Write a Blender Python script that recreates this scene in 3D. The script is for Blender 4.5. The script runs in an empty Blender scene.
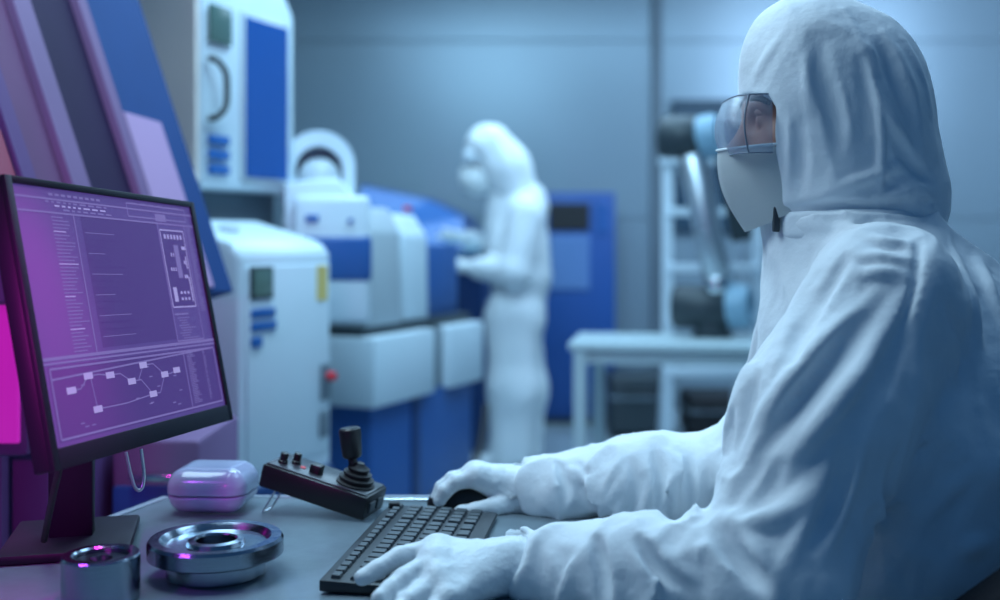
import bpy, bmesh, math, random
import numpy as np
from mathutils import Vector, Matrix

# ------------------------------------------------------------------ camera
S = bpy.context.scene
COL = S.collection
HC = 1.14          # eye height of the camera
F = 1100.0         # focal length in pixels (1000 px wide frame)
HZ = 240.0         # horizon row
cd = bpy.data.cameras.new('camera'); cam = bpy.data.objects.new('camera', cd); COL.objects.link(cam)
cam.location = (0, 0, HC); cam.rotation_euler = (math.radians(90), 0, 0)
cd.sensor_width = 36; cd.lens = 36 * F / 1000; cd.shift_y = -(300 - HZ) / 1000
cd.clip_start = 0.05; cd.clip_end = 60
cd.dof.use_dof = True; cd.dof.focus_distance = 1.32; cd.dof.aperture_fstop = 2.1
S.camera = cam

# ------------------------------------------------------------------ world, lights, exposure
S.view_settings.view_transform = 'Standard'; S.view_settings.look = 'None'
S.view_settings.gamma = 1; S.view_settings.exposure = 0.0; S.view_settings.use_curve_mapping = False
S.cycles.use_denoising = True
S.cycles.max_bounces = 8
w = bpy.data.worlds.new('world'); S.world = w; w.use_nodes = True
w.node_tree.nodes['Background'].inputs[0].default_value = (0.06, 0.21, 0.50, 1)
w.node_tree.nodes['Background'].inputs[1].default_value = 0.35

def area(name, loc, target, size, power, color, sy=None, spread=None):
    l = bpy.data.lights.new(name, 'AREA'); l.energy = power; l.color = color
    l.shape = 'RECTANGLE'; l.size = size; l.size_y = sy or size
    if spread: l.spread = math.radians(spread)
    o = bpy.data.objects.new(name, l); COL.objects.link(o); o.location = loc
    o.rotation_euler = (Vector(target) - Vector(loc)).to_track_quat('-Z', 'Y').to_euler()
    return o
area('key_light', (-0.62, 1.45, 2.35), (0.35, 1.35, 0.95), 0.9, 22.5, (0.58, 0.83, 1.0))
area('top_light', (0.85, 1.9, 2.7), (0.55, 1.4, 1.0), 0.9, 12, (0.45, 0.74, 1.0))
area('room_light', (0.3, 5.0, 2.95), (0.3, 5.0, 0), 2.6, 64, (0.44, 0.73, 1.0), 1.6)
area('aisle_light', (-0.1, 2.9, 2.9), (-0.45, 3.6, 0.6), 1.0, 46, (0.44, 0.76, 1.0))
area('wall_light', (2.7, 5.3, 2.7), (2.6, 7.4, 1.9), 1.6, 62, (0.50, 0.72, 1.0))
def spot(name, loc, target, power, color, cone, blend=0.8, size=0.04):
    l = bpy.data.lights.new(name, 'SPOT'); l.energy = power; l.color = color; l.spot_size = math.radians(cone); l.spot_blend = blend; l.shadow_soft_size = size
    o = bpy.data.objects.new(name, l); COL.objects.link(o); o.location = loc
    o.rotation_euler = (Vector(target) - Vector(loc)).to_track_quat('-Z', 'Y').to_euler(); return o
spot('magenta_light', (-0.52, 0.72, 1.08), (-0.56, 1.25, 1.0), 9, (1.0, 0.04, 0.80), 60)  # added out-of-frame spot, tints the bezel and left background magenta
spot('violet_light', (-0.75, 0.60, 1.55), (-0.95, 2.0, 1.25), 6, (0.70, 0.22, 1.0), 50)  # added unseen spot giving the slanted machine its violet cast
spot('violet_desk_light', (-0.85, 0.75, 1.45), (-0.60, 1.22, 0.76), 9, (0.50, 0.08, 1.0), 46)  # added unseen spot for the purple tint on the lower left desk
spot('screen_wash_light', (-0.27, 1.02, 1.60), (-0.505, 1.16, 0.97), 24, (1.0, 0.03, 0.85), 26, 1.0)  # added spot above the frame, washes the screen's left part magenta

def P(px, py, d):
    return Vector(((px - 500) / F * d, d, HC - (py - HZ) / F * d))

# ------------------------------------------------------------------ materials
MATS = {}
def mat(name, color, rough=0.5, metal=0.0, bump=0.0, bscale=60, var=0.0, vscale=6, emit=None, estr=1.0, spec=0.5, coat=0.0, trans=0.0, stretch=None, sss=0.0, sheen=0.0):
    if name in MATS: return MATS[name]
    m = bpy.data.materials.new(name); m.use_nodes = True; MATS[name] = m
    nt = m.node_tree; b = nt.nodes['Principled BSDF']
    b.inputs['Base Color'].default_value = (*color, 1); b.inputs['Roughness'].default_value = rough
    b.inputs['Metallic'].default_value = metal; b.inputs['Specular IOR Level'].default_value = spec
    b.inputs['Coat Weight'].default_value = coat
    b.inputs['Transmission Weight'].default_value = trans
    b.inputs['Sheen Weight'].default_value = sheen
    if sss:
        b.inputs['Subsurface Weight'].default_value = sss; b.inputs['Subsurface Scale'].default_value = 0.01
    tc = nt.nodes.new('ShaderNodeTexCoord'); src = tc.outputs['Object']
    if stretch:
        mp = nt.nodes.new('ShaderNodeMapping'); mp.inputs['Scale'].default_value = stretch
        nt.links.new(src, mp.inputs[0]); src = mp.outputs[0]
    if var:
        n = nt.nodes.new('ShaderNodeTexNoise'); n.inputs['Scale'].default_value = vscale; n.inputs['Detail'].default_value = 4
        nt.links.new(src, n.inputs['Vector'])
        r = nt.nodes.new('ShaderNodeValToRGB')
        r.color_ramp.elements[0].position = 0.3; r.color_ramp.elements[1].position = 0.7
        r.color_ramp.elements[0].color = (*[c * (1 - var) for c in color], 1)
        r.color_ramp.elements[1].color = (*[min(1, c * (1 + var)) for c in color], 1)
        nt.links.new(n.outputs['Fac'], r.inputs[0]); nt.links.new(r.outputs[0], b.inputs['Base Color'])
    if bump:
        n = nt.nodes.new('ShaderNodeTexNoise'); n.inputs['Scale'].default_value = bscale; n.inputs['Detail'].default_value = 5
        nt.links.new(src, n.inputs['Vector'])
        bp = nt.nodes.new('ShaderNodeBump'); bp.inputs['Strength'].default_value = bump; bp.inputs['Distance'].default_value = 0.01
        nt.links.new(n.outputs['Fac'], bp.inputs['Height']); nt.links.new(bp.outputs[0], b.inputs['Normal'])
    if emit:
        b.inputs['Emission Color'].default_value = (*emit, 1); b.inputs['Emission Strength'].default_value = estr
    return m

SUIT = mat('suit_fabric', (0.80, 0.84, 0.87), 0.75, bump=0.20, bscale=48, var=0.03, vscale=25, spec=0.25, sheen=0.15)
SUITFAR = mat('far_suit_fabric', (0.82, 0.86, 0.88), 0.75, bump=0.5, bscale=12, spec=0.25)
MASK = mat('mask_fabric', (0.84, 0.88, 0.88), 0.85, bump=0.04, bscale=300, spec=0.2)
GLOVE = mat('glove_latex', (0.74, 0.79, 0.82), 0.42, bump=0.25, bscale=70, spec=0.4)
GLOVEG = mat('grey_glove_latex', (0.55, 0.62, 0.66), 0.45, bump=0.25, bscale=70, spec=0.4)
SKIN = mat('skin', (0.62, 0.30, 0.22), 0.5, sss=0.1, var=0.08, vscale=30)
HAIR = mat('dark_hair', (0.03, 0.02, 0.02), 0.6)
BLACK = mat('black_plastic', (0.008, 0.009, 0.011), 0.38, bump=0.08, bscale=300)
BLACKM = mat('black_matte', (0.012, 0.013, 0.016), 0.6)
KEY = mat('key_plastic', (0.035, 0.045, 0.055), 0.45)
DECK = mat('keyboard_deck', (0.016, 0.020, 0.026), 0.4)
DESK = mat('desk_laminate', (0.20, 0.25, 0.285), 0.24, bump=0.03, bscale=200, var=0.05, vscale=40)
DESKE = mat('desk_edge', (0.30, 0.34, 0.40), 0.4)
STEEL = mat('turned_steel', (0.33, 0.38, 0.45), 0.17, metal=1.0, bump=0.06, bscale=40, stretch=(1, 1, 30))
CHROME = mat('chrome', (0.7, 0.72, 0.75), 0.15, metal=1.0)
ALU = mat('aluminium', (0.62, 0.66, 0.70), 0.35, metal=0.9)
WHITE = mat('white_enamel', (0.72, 0.82, 0.88), 0.38, var=0.03, vscale=3)
WHITE2 = mat('offwhite_enamel', (0.52, 0.58, 0.62), 0.42, var=0.03, vscale=3)
BEIGE = mat('beige_enamel', (0.92, 0.80, 0.72), 0.5, var=0.03, vscale=3)
BLUE = mat('blue_enamel', (0.030, 0.115, 0.36), 0.35, var=0.05, vscale=3)
BLUED = mat('navy_enamel', (0.014, 0.050, 0.17), 0.4, var=0.05, vscale=3)
BLUEL = mat('blue_label', (0.02, 0.13, 0.42), 0.4)
CABBLUE = mat('cabinet_blue', (0.018, 0.085, 0.31), 0.45, var=0.05, vscale=3)
GLASSB = mat('blue_window', (0.010, 0.08, 0.32), 0.06, coat=0.6, emit=(0.02, 0.14, 0.55), estr=0.05)
GREY = mat('grey_enamel', (0.16, 0.21, 0.25), 0.45, var=0.04, vscale=4)
DARKG = mat('dark_grey_enamel', (0.035, 0.05, 0.06), 0.45)
TABLE = mat('table_laminate', (0.50, 0.60, 0.62), 0.4, var=0.03)
YEL = mat('yellow_label', (0.80, 0.62, 0.20), 0.6)
RED = mat('red_plastic', (0.75, 0.03, 0.05), 0.4)
GREENSCR = mat('small_display', (0.05, 0.10, 0.10), 0.2, emit=(0.10, 0.22, 0.22), estr=0.25)
WALL = mat('wall_panel', (0.28, 0.365, 0.42), 0.32, metal=0.3, var=0.03, vscale=1.2, bump=0.02, bscale=3)
FLOOR = mat('floor_epoxy', (0.36, 0.44, 0.48), 0.22, var=0.05, vscale=2)
CEIL = mat('ceiling_paint', (0.55, 0.6, 0.65), 0.8, var=0.02)
LAMP = mat('ceiling_lamp', (0.9, 0.9, 0.9), 0.5, emit=(0.6, 0.85, 1.0), estr=2.5)
VIO = mat('violet_enamel', (0.12, 0.055, 0.18), 0.65, var=0.05, spec=0.2)
DOORB = mat('door_blue', (0.018, 0.060, 0.20), 0.65, var=0.05, spec=0.15)
VIOL = mat('pale_violet_enamel', (0.20, 0.115, 0.24), 0.6, var=0.04, spec=0.2)
MAUVE = mat('mauve_enamel', (0.15, 0.055, 0.14), 0.65, var=0.05, spec=0.2)
NAVY = mat('ink_navy_enamel', (0.022, 0.008, 0.045), 0.65, var=0.08, spec=0.15)
MAG = mat('added_magenta_glow', (0.6, 0.05, 0.5), 0.5, emit=(0.55, 0.010, 0.42), estr=0.5)  # emission stands in for the magenta glow at the far left
CRIM = mat('crimson_panel', (0.30, 0.01, 0.06), 0.5)
CASE = mat('case_plastic', (0.42, 0.46, 0.66), 0.16, coat=0.5, var=0.08, vscale=14)
BEZEL = mat('monitor_bezel', (0.010, 0.008, 0.018), 0.5, spec=0.25)
SCR = mat('screen_background', (0.12, 0.06, 0.15), 0.38, emit=(0.062, 0.030, 0.19), estr=0.85)
SCRD = mat('screen_dark_panel', (0.10, 0.04, 0.12), 0.38, emit=(0.045, 0.018, 0.15), estr=0.85)
SCRM = mat('screen_mid_lines', (0.05, 0.05, 0.08), 0.3, emit=(0.20, 0.14, 0.44), estr=0.8)
SCRH = mat('screen_bright_marks', (0.1, 0.1, 0.15), 0.3, emit=(0.34, 0.28, 0.62), estr=0.9)
CHAIR = mat('chair_fabric', (0.012, 0.010, 0.014), 0.8, bump=0.2, bscale=200)

def clear_mat():
    m = bpy.data.materials.new('clear_lens'); m.use_nodes = True; nt = m.node_tree
    for n in list(nt.nodes): nt.nodes.remove(n)
    o = nt.nodes.new('ShaderNodeOutputMaterial'); t = nt.nodes.new('ShaderNodeBsdfTransparent'); g = nt.nodes.new('ShaderNodeBsdfGlossy')
    d = nt.nodes.new('ShaderNodeBsdfDiffuse'); d.inputs[0].default_value = (0.5, 0.6, 0.75, 1)
    t.inputs[0].default_value = (0.80, 0.86, 0.92, 1); g.inputs['Roughness'].default_value = 0.06
    lw = nt.nodes.new('ShaderNodeLayerWeight'); lw.inputs[0].default_value = 0.45
    no = nt.nodes.new('ShaderNodeTexNoise'); no.inputs['Scale'].default_value = 45
    bp = nt.nodes.new('ShaderNodeBump'); bp.inputs['Strength'].default_value = 0.35; bp.inputs['Distance'].default_value = 0.01
    nt.links.new(no.outputs[0], bp.inputs['Height']); nt.links.new(bp.outputs[0], g.inputs['Normal'])
    m1 = nt.nodes.new('ShaderNodeMixShader'); m2 = nt.nodes.new('ShaderNodeMixShader'); m2.inputs[0].default_value = 0.26
    nt.links.new(lw.outputs['Facing'], m1.inputs[0]); nt.links.new(t.outputs[0], m1.inputs[1]); nt.links.new(g.outputs[0], m1.inputs[2])
    nt.links.new(m1.outputs[0], m2.inputs[1]); nt.links.new(d.outputs[0], m2.inputs[2]); nt.links.new(m2.outputs[0], o.inputs[0])
    return m
LENS = clear_mat()

# ------------------------------------------------------------------ object helpers
def link(name, me, material=None, parent=None, loc=None, rotz=0):
    o = bpy.data.objects.new(name, me); COL.objects.link(o)
    if material is not None:
        for mm in (material if isinstance(material, (list, tuple)) else [material]): me.materials.append(mm)
    if parent is not None: o.parent = parent
    if loc is not None: o.location = loc
    if rotz: o.rotation_euler = (0, 0, rotz)
    return o
def obj(name, bm, material, parent=None, smooth=None, loc=None, rotz=0):
    bmesh.ops.recalc_face_normals(bm, faces=bm.faces)
    me = bpy.data.meshes.new(name); bm.to_mesh(me); bm.free()
    if smooth:
        for p in me.polygons: p.use_smooth = True
        try: me.set_sharp_from_angle(angle=math.radians(smooth))
        except Exception: pass
    return link(name, me, material, parent, loc, rotz)
def tag(o, label, cat, group=None):
    o['label'] = label; o['category'] = cat
    if group: o['group'] = group
    return o
def thing(name, label, cat, loc=(0, 0, 0), rotz=0, group=None):
    o = bpy.data.objects.new(name, None); COL.objects.link(o); o.location = loc; o.rotation_euler = (0, 0, rotz)
    o.empty_display_size = 0.05
    return tag(o, label, cat, group)
def struct(o):
    o['kind'] = 'structure'; return o
def nb(): return bmesh.new()
def box(bm, lo, hi, bev=0.0, seg=2, M=None, mi=0):
    r = bmesh.ops.create_cube(bm, size=1); vs = r['verts']
    c = [(a + b) / 2 for a, b in zip(lo, hi)]; s = [abs(b - a) for a, b in zip(lo, hi)]
    for v in vs: v.co = Vector((v.co.x * s[0] + c[0], v.co.y * s[1] + c[1], v.co.z * s[2] + c[2]))
    fs = set(f for v in vs for f in v.link_faces)
    if bev > 0:
        es = list(set(e for v in vs for e in v.link_edges))
        rr = bmesh.ops.bevel(bm, geom=es, offset=min(bev, min(s) * 0.49), segments=seg, affect='EDGES', profile=0.5)
        vs = list(set(v for f in rr['faces'] for v in f.verts) | set(v for v in vs if v.is_valid))
        fs = set(f for v in vs for f in v.link_faces)
    for f in fs: f.material_index = mi
    if M is not None:
        for v in vs: v.co = M @ v.co
    return vs
def prism(bm, pts, a, b, plane='xz', M=None, mi=0, bev=0.0):
    """polygon pts extruded; plane 'xz': extruded in y from a to b; 'xy': in z; 'yz': in x"""
    def mk(p, t):
        return {'xz': (p[0], t, p[1]), 'xy': (p[0], p[1], t), 'yz': (t, p[0], p[1])}[plane]
    A = [bm.verts.new(mk(p, a)) for p in pts]; B = [bm.verts.new(mk(p, b)) for p in pts]
    n = len(pts); fs = [bm.faces.new(A), bm.faces.new(B[::-1])]
    for i in range(n): fs.append(bm.faces.new((A[i], B[i], B[(i + 1) % n], A[(i + 1) % n])))
    bmesh.ops.recalc_face_normals(bm, faces=fs)
    vs = A + B
    if bev > 0:
        es = list(set(e for v in vs for e in v.link_edges))
        rr = bmesh.ops.bevel(bm, geom=es, offset=bev, segments=2, affect='EDGES', profile=0.5)
        vs = list(set(v for f in rr['faces'] for v in f.verts) | set(v for v in vs if v.is_valid))
        fs = set(f for v in vs for f in v.link_faces)
    for f in fs: f.material_index = mi
    if M is not None:
        for v in vs: v.co = M @ v.co
    return vs
def lathe(bm, prof, seg=40, M=None, mi=0, cap=True):
    """prof: list of (r,z)"""
    rings = []
    for r, z in prof:
        rings.append([bm.verts.new((r * math.cos(2 * math.pi * i / seg), r * math.sin(2 * math.pi * i / seg), z)) for i in range(seg)])
    for a, b in zip(rings, rings[1:]):
        for i in range(seg):
            f = bm.faces.new((a[i], a[(i + 1) % seg], b[(i + 1) % seg], b[i])); f.material_index = mi
    if cap:
        for rg in (rings[0][::-1], rings[-1]):
            f = bm.faces.new(rg); f.material_index = mi
    vs = [v for r in rings for v in r]
    if M is not None:
        for v in vs: v.co = M @ v.co
    return vs
def tube(bm, pts, r, seg=10, cap=True, mi=0):
    pts = [Vector(p) for p in pts]; n = len(pts)
    rs = r if isinstance(r, (list, tuple)) else [r] * n
    rings = []; up = Vector((0, 0, 1))
    t0 = (pts[1] - pts[0]).normalized()
    if abs(t0.dot(up)) > 0.9: up = Vector((1, 0, 0))
    nrm = (up - t0 * up.dot(t0)).normalized()
    for i, p in enumerate(pts):
        t = (pts[min(i + 1, n - 1)] - pts[max(i - 1, 0)]).normalized()
        nrm = (nrm - t * nrm.dot(t)).normalized(); bn = t.cross(nrm)
        rings.append([bm.verts.new(p + (nrm * math.cos(2 * math.pi * k / seg) + bn * math.sin(2 * math.pi * k / seg)) * rs[i]) for k in range(seg)])
    for a, b in zip(rings, rings[1:]):
        for i in range(seg):
            f = bm.faces.new((a[i], a[(i + 1) % seg], b[(i + 1) % seg], b[i])); f.material_index = mi
    if cap:
        bm.faces.new(rings[0][::-1]).material_index = mi; bm.faces.new(rings[-1]).material_index = mi
def smooth_path(pts, n=8):
    pts = [Vector(p) for p in pts]; out = []
    for i in range(len(pts) - 1):
        p0 = pts[max(i - 1, 0)]; p1 = pts[i]; p2 = pts[i + 1]; p3 = pts[min(i + 2, len(pts) - 1)]
        for k in range(n):
            t = k / n
            out.append(0.5 * ((2 * p1) + (p2 - p0) * t + (2 * p0 - 5 * p1 + 4 * p2 - p3) * t * t + (3 * p1 - p0 - 3 * p2 + p3) * t ** 3))
    out.append(pts[-1]); return out
def cylM(a, b):
    a = Vector(a); b = Vector(b); q = (b - a).to_track_quat('Z', 'Y')
    return Matrix.Translation(a) @ q.to_matrix().to_4x4(), (b - a).length
def rod(bm, a, b, r, seg=24, bev=0.0, mi=0):
    M, L = cylM(a, b)
    pr = [(r, 0), (r, L)] if bev <= 0 else [(r - bev, 0), (r, bev), (r, L - bev), (r - bev, L)]
    return lathe(bm, pr, seg, M, mi)

# ------------------------------------------------------------------ signed distance modelling (cloth, hands, heads)
f32 = np.float32
def smin(a, b, k):
    if k <= 0: return np.minimum(a, b)
    h = np.maximum(k - np.abs(a - b), 0) / k
    return np.minimum(a, b) - h * h * (k * 0.25)
def smax(a, b, k): return -smin(-a, -b, k)
def cone(x, y, z, a, b, ra, rb):
    ax, ay, az = [float(v) for v in a]; bx, by, bz = [float(v) - float(u) for u, v in zip(a, b)]
    L = bx * bx + by * by + bz * bz + 1e-9
    t = np.clip(((x - ax) * bx + (y - ay) * by + (z - az) * bz) / L, 0, 1)
    return np.sqrt((x - ax - t * bx) ** 2 + (y - ay - t * by) ** 2 + (z - az - t * bz) ** 2) - (ra + (rb - ra) * t)
def ell(x, y, z, c, r):
    k0 = np.sqrt(((x - c[0]) / r[0]) ** 2 + ((y - c[1]) / r[1]) ** 2 + ((z - c[2]) / r[2]) ** 2)
    return (k0 - 1) * min(r) * (0.6 + 0.4 * 1)
def rbox(x, y, z, c, h, r):
    qx = np.abs(x - c[0]) - h[0] + r; qy = np.abs(y - c[1]) - h[1] + r; qz = np.abs(z - c[2]) - h[2] + r
    return np.sqrt(np.maximum(qx, 0) ** 2 + np.maximum(qy, 0) ** 2 + np.maximum(qz, 0) ** 2) + np.minimum(np.maximum(qx, np.maximum(qy, qz)), 0) - r
RNG = np.random.RandomState(7); LAT = RNG.rand(32, 32, 32).astype(f32) * 2 - 1
def noise(x, y, z):
    x, y, z = np.broadcast_arrays(x, y, z)
    xi = np.floor(x).astype(np.int32); yi = np.floor(y).astype(np.int32); zi = np.floor(z).astype(np.int32)
    u = (x - xi).astype(f32); v = (y - yi).astype(f32); w_ = (z - zi).astype(f32)
    u = u * u * (3 - 2 * u); v = v * v * (3 - 2 * v); w_ = w_ * w_ * (3 - 2 * w_)
    r = 0
    for dx in (0, 1):
        for dy in (0, 1):
            for dz in (0, 1):
                r = r + LAT[(xi + dx) & 31, (yi + dy) & 31, (zi + dz) & 31] * (u if dx else 1 - u) * (v if dy else 1 - v) * (w_ if dz else 1 - w_)
    return r
def folds(x, y, z, axis, freq, stretch=0.25, seed=0.0):
    """ridged noise stretched along axis"""
    a = Vector(axis).normalized(); t = Vector((0, 0, 1)) if abs(a.z) < 0.8 else Vector((0, 1, 0))
    b = a.cross(t).normalized(); c = a.cross(b)
    p = (x * a.x + y * a.y + z * a.z) * freq * stretch + seed
    q = (x * b.x + y * b.y + z * b.z) * freq + seed * 1.7
    r = (x * c.x + y * c.y + z * c.z) * freq - seed
    wv = noise(p * 1.3 + 5, q * 0.5, r * 0.5)
    n = noise(p, q + wv * 0.8, r + wv * 0.8)
    return 1 - 2.2 * np.abs(n)
class Grid:
    def __init__(s, lo, hi, h):
        s.lo = np.array(lo, float); s.h = h; s.n = [int(math.ceil((b - a) / h)) + 1 for a, b in zip(lo, hi)]
        ax = [(l + np.arange(n) * h).astype(f32) for l, n in zip(s.lo, s.n)]
        s.x = ax[0][:, None, None]; s.y = ax[1][None, :, None]; s.z = ax[2][None, None, :]
    def fill(s, fn): s.D = (fn(s.x, s.y, s.z) + np.zeros(s.n, f32)).astype(f32)
    def local(s, a, b, ra, rb, k, sub=False):
        pad = max(ra, rb) + k + s.h * 2
        i0 = [max(0, int((min(a[i], b[i]) - pad - s.lo[i]) / s.h)) for i in range(3)]
        i1 = [min(s.n[i], int((max(a[i], b[i]) + pad - s.lo[i]) / s.h) + 2) for i in range(3)]
        if any(q <= p for p, q in zip(i0, i1)): return
        sl = tuple(slice(p, q) for p, q in zip(i0, i1))
        c = cone(s.x[sl[0]], s.y[:, sl[1]], s.z[:, :, sl[2]], a, b, ra, rb)
        s.D[sl] = smax(s.D[sl], -c, k) if sub else smin(s.D[sl], c, k)
    def crease(s, base, pts, r, h, k, sub=False, d0=0.9):
        """ridge or valley following the base surface under the given pixel path"""
        P3 = []
        for (u0, v0), (u1, v1) in zip(pts, pts[1:]):
            n = max(1, int(math.hypot(u1 - u0, v1 - v0) / 9))
            for i in range(n): P3.append((u0 + (u1 - u0) * i / n, v0 + (v1 - v0) * i / n))
        P3.append(pts[-1]); out = []
        m = len(P3)
        for i, (u, v) in enumerate(P3):
            d = d0; o = np.array([(u - 500) / F, 1.0, -(v - HZ) / F]); ok = False
            for _ in range(90):
                q = o * d + [0, 0, HC]; e = float(base(q[0], q[1], q[2]))
                if abs(e) < 0.0008: ok = True; break
                d += e * 0.75
                if d > 1.9: break
            if not ok: out.append(None); continue
            g = np.array([float(base(*(q + dv))) - float(base(*(q - dv))) for dv in np.eye(3) * 0.003]); g /= np.linalg.norm(g) + 1e-9
            t = i / max(1, m - 1); taper = min(1, -0.25 + 3.6 * min(t, 1 - t))
            off = (r - h * taper) * (1 if sub else -1)
            out.append((q + g * off, r))
        for _ in range(3):
            o2 = list(out)
            for i in range(1, m - 1):
                if out[i - 1] and out[i] and out[i + 1] and np.linalg.norm(out[i - 1][0] - out[i + 1][0]) < 0.08:
                    o2[i] = ((out[i - 1][0] + 2 * out[i][0] + out[i + 1][0]) / 4, r)
            out = o2
        segs = [(a, b) for a, b in zip(out, out[1:]) if a is not None and b is not None and np.linalg.norm(a[0] - b[0]) < 0.06]
        if not segs: return
        P_ = np.array([q_[0] for sg in segs for q_ in sg]); pad = r + k + s.h * 2
        i0 = [max(0, int((P_[:, i].min() - pad - s.lo[i]) / s.h)) for i in range(3)]
        i1 = [min(s.n[i], int((P_[:, i].max() + pad - s.lo[i]) / s.h) + 2) for i in range(3)]
        if any(q_ <= p_ for p_, q_ in zip(i0, i1)): return
        C = np.full([q_ - p_ for p_, q_ in zip(i0, i1)], 1.0, f32)
        for a, b in segs:
            j0 = [max(i0[i], int((min(a[0][i], b[0][i]) - pad - s.lo[i]) / s.h)) for i in range(3)]
            j1 = [min(i1[i], int((max(a[0][i], b[0][i]) + pad - s.lo[i]) / s.h) + 2) for i in range(3)]
            if any(q_ <= p_ for p_, q_ in zip(j0, j1)): continue
            c = cone(s.x[j0[0]:j1[0]], s.y[:, j0[1]:j1[1]], s.z[:, :, j0[2]:j1[2]], a[0], b[0], r, r)
            t_ = tuple(slice(p_ - o_, q_ - o_) for p_, q_, o_ in zip(j0, j1, i0)); C[t_] = np.minimum(C[t_], c)
        sl = tuple(slice(p_, q_) for p_, q_ in zip(i0, i1))
        s.D[sl] = smax(s.D[sl], -C, k) if sub else smin(s.D[sl], C, k)
    def mesh(s, name):
        D = s.D; n = D.shape; inside = D < 0
        cnt = np.zeros([q - 1 for q in n], np.int16); cx = np.zeros(cnt.shape + (3,), f32)
        cs = [(i, j, k) for i in (0, 1) for j in (0, 1) for k in (0, 1)]
        def sh(A, c): return A[c[0]:n[0] - 1 + c[0], c[1]:n[1] - 1 + c[1], c[2]:n[2] - 1 + c[2]]
        tot = sum(sh(inside, c).astype(np.int8) for c in cs)
        act = (tot > 0) & (tot < 8); idx = np.argwhere(act)
        vals = np.stack([D[idx[:, 0] + c[0], idx[:, 1] + c[1], idx[:, 2] + c[2]] for c in cs], 1)
        pos = np.zeros((len(idx), 3)); ct = np.zeros(len(idx))
        for a in range(8):
            for b in range(a + 1, 8):
                ca, cb = np.array(cs[a]), np.array(cs[b])
                if np.abs(ca - cb).sum() != 1: continue
                cr = (vals[:, a] < 0) != (vals[:, b] < 0)
                t = vals[:, a] / np.where(cr, vals[:, a] - vals[:, b], 1)
                pos += np.where(cr[:, None], ca + t[:, None] * (cb - ca), 0); ct += cr
        pos = (idx + pos / ct[:, None]) * s.h + s.lo
        vid = -np.ones(act.shape, np.int64); vid[act] = np.arange(len(idx))
        quads = []
        for ax in range(3):
            o1, o2 = [(1, 2), (2, 0), (0, 1)][ax]
            sl0 = [slice(1, n[q] - 1) for q in range(3)]; sl0[ax] = slice(0, n[ax] - 1); sl1 = list(sl0); sl1[ax] = slice(1, n[ax])
            A = inside[tuple(sl0)]; B = inside[tuple(sl1)]
            for flip in (False, True):
                e = np.argwhere((A & ~B) if not flip else (~A & B))
                if not len(e): continue
                e = e + [0 if q == ax else 1 for q in range(3)]
                d1 = np.eye(3, dtype=int)[o1]; d2 = np.eye(3, dtype=int)[o2]
                q4 = [vid[tuple((e - v).T)] for v in (0 * d1, d1, d1 + d2, d2)]
                q4 = np.stack(q4 if flip else q4[::-1], 1)
                quads.append(q4)
        Q = np.concatenate(quads); Q = Q[(Q >= 0).all(1)][:, ::-1]
        me = bpy.data.meshes.new(name)
        me.vertices.add(len(pos)); me.vertices.foreach_set('co', pos.astype(f32).ravel())
        me.loops.add(len(Q) * 4); me.loops.foreach_set('vertex_index', Q.astype(np.int32).ravel())
        me.polygons.add(len(Q)); me.polygons.foreach_set('loop_start', (np.arange(len(Q)) * 4).astype(np.int32))
        me.polygons.foreach_set('loop_total', np.full(len(Q), 4, np.int32))
        me.polygons.foreach_set('use_smooth', np.ones(len(Q), bool))
        me.update(calc_edges=True); me.validate()
        return me
def sdf_mesh(name, fn, lo, hi, h, post=None):
    g = Grid(lo, hi, h); g.fill(fn)
    if post: post(g)
    return g.mesh(name)
def relocal(me, loc):
    me.transform(Matrix.Translation(-Vector(loc))); return me

# ================================================================== THE ROOM
YW = 7.4
bm = nb(); box(bm, (-4, -1.2, -0.1), (4.2, YW, 0)); struct(obj('floor', bm, FLOOR))
bm = nb()
zs = [(0, 0.395), (0.405, 1.275), (1.285, 2.47), (2.482, 3.2)]
xs = [(-4, -2.2), (-2.19, 1.02), (1.09, 3.4), (3.41, 4.2)]
for a, b in zs:
    for c, d in xs: box(bm, (c, YW, a), (d, YW + 0.05, b), 0.004, 1)
box(bm, (-4, YW + 0.012, 0), (4.2, YW + 0.1, 3.2)); struct(obj('wall_back', bm, WALL))
bm = nb(); box(bm, (-4.1, -1.2, 0), (-4, YW, 3.2)); struct(obj('wall_left', bm, WALL))
bm = nb(); box(bm, (4.2, -1.2, 0), (4.3, YW, 3.2)); struct(obj('wall_right', bm, WALL))
bm = nb(); box(bm, (-4, 2.3, 3.2), (4.2, YW, 3.3)); struct(obj('ceiling', bm, CEIL))
bm = nb(); box(bm, (1.022, YW - 0.03, 0), (1.052, YW + 0.01, 3.2), 0.006); box(bm, (1.062, YW - 0.01, 0), (1.088, YW + 0.01, 3.2), 0.003)
struct(obj('trim_1', bm, GREY))
bm = nb(); box(bm, (-4, YW - 0.02, 0), (1.0, YW, 0.1), 0.004); box(bm, (1.1, YW - 0.02, 0), (4.2, YW, 0.1), 0.004); struct(obj('baseboard_back', bm, GREY))
for i, (x, y) in enumerate(((0.3, 5.0), (-1.7, 4.2), (2.2, 5.2))):
    t = thing('ceiling_light', ['long ceiling light panel over the aisle', 'ceiling light panel over the machines', 'ceiling light panel by the right wall'][i], 'ceiling light', (x, y, 3.2), 0, 'ceiling light panels')
    bm = nb(); box(bm, (-0.65, -0.35, -0.05), (0.65, 0.35, 0), 0.01); obj('frame', bm, ALU, t)
    bm = nb(); box(bm, (-0.6, -0.3, -0.056), (0.6, 0.3, -0.048)); obj('diffuser', bm, LAMP, t)

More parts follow.
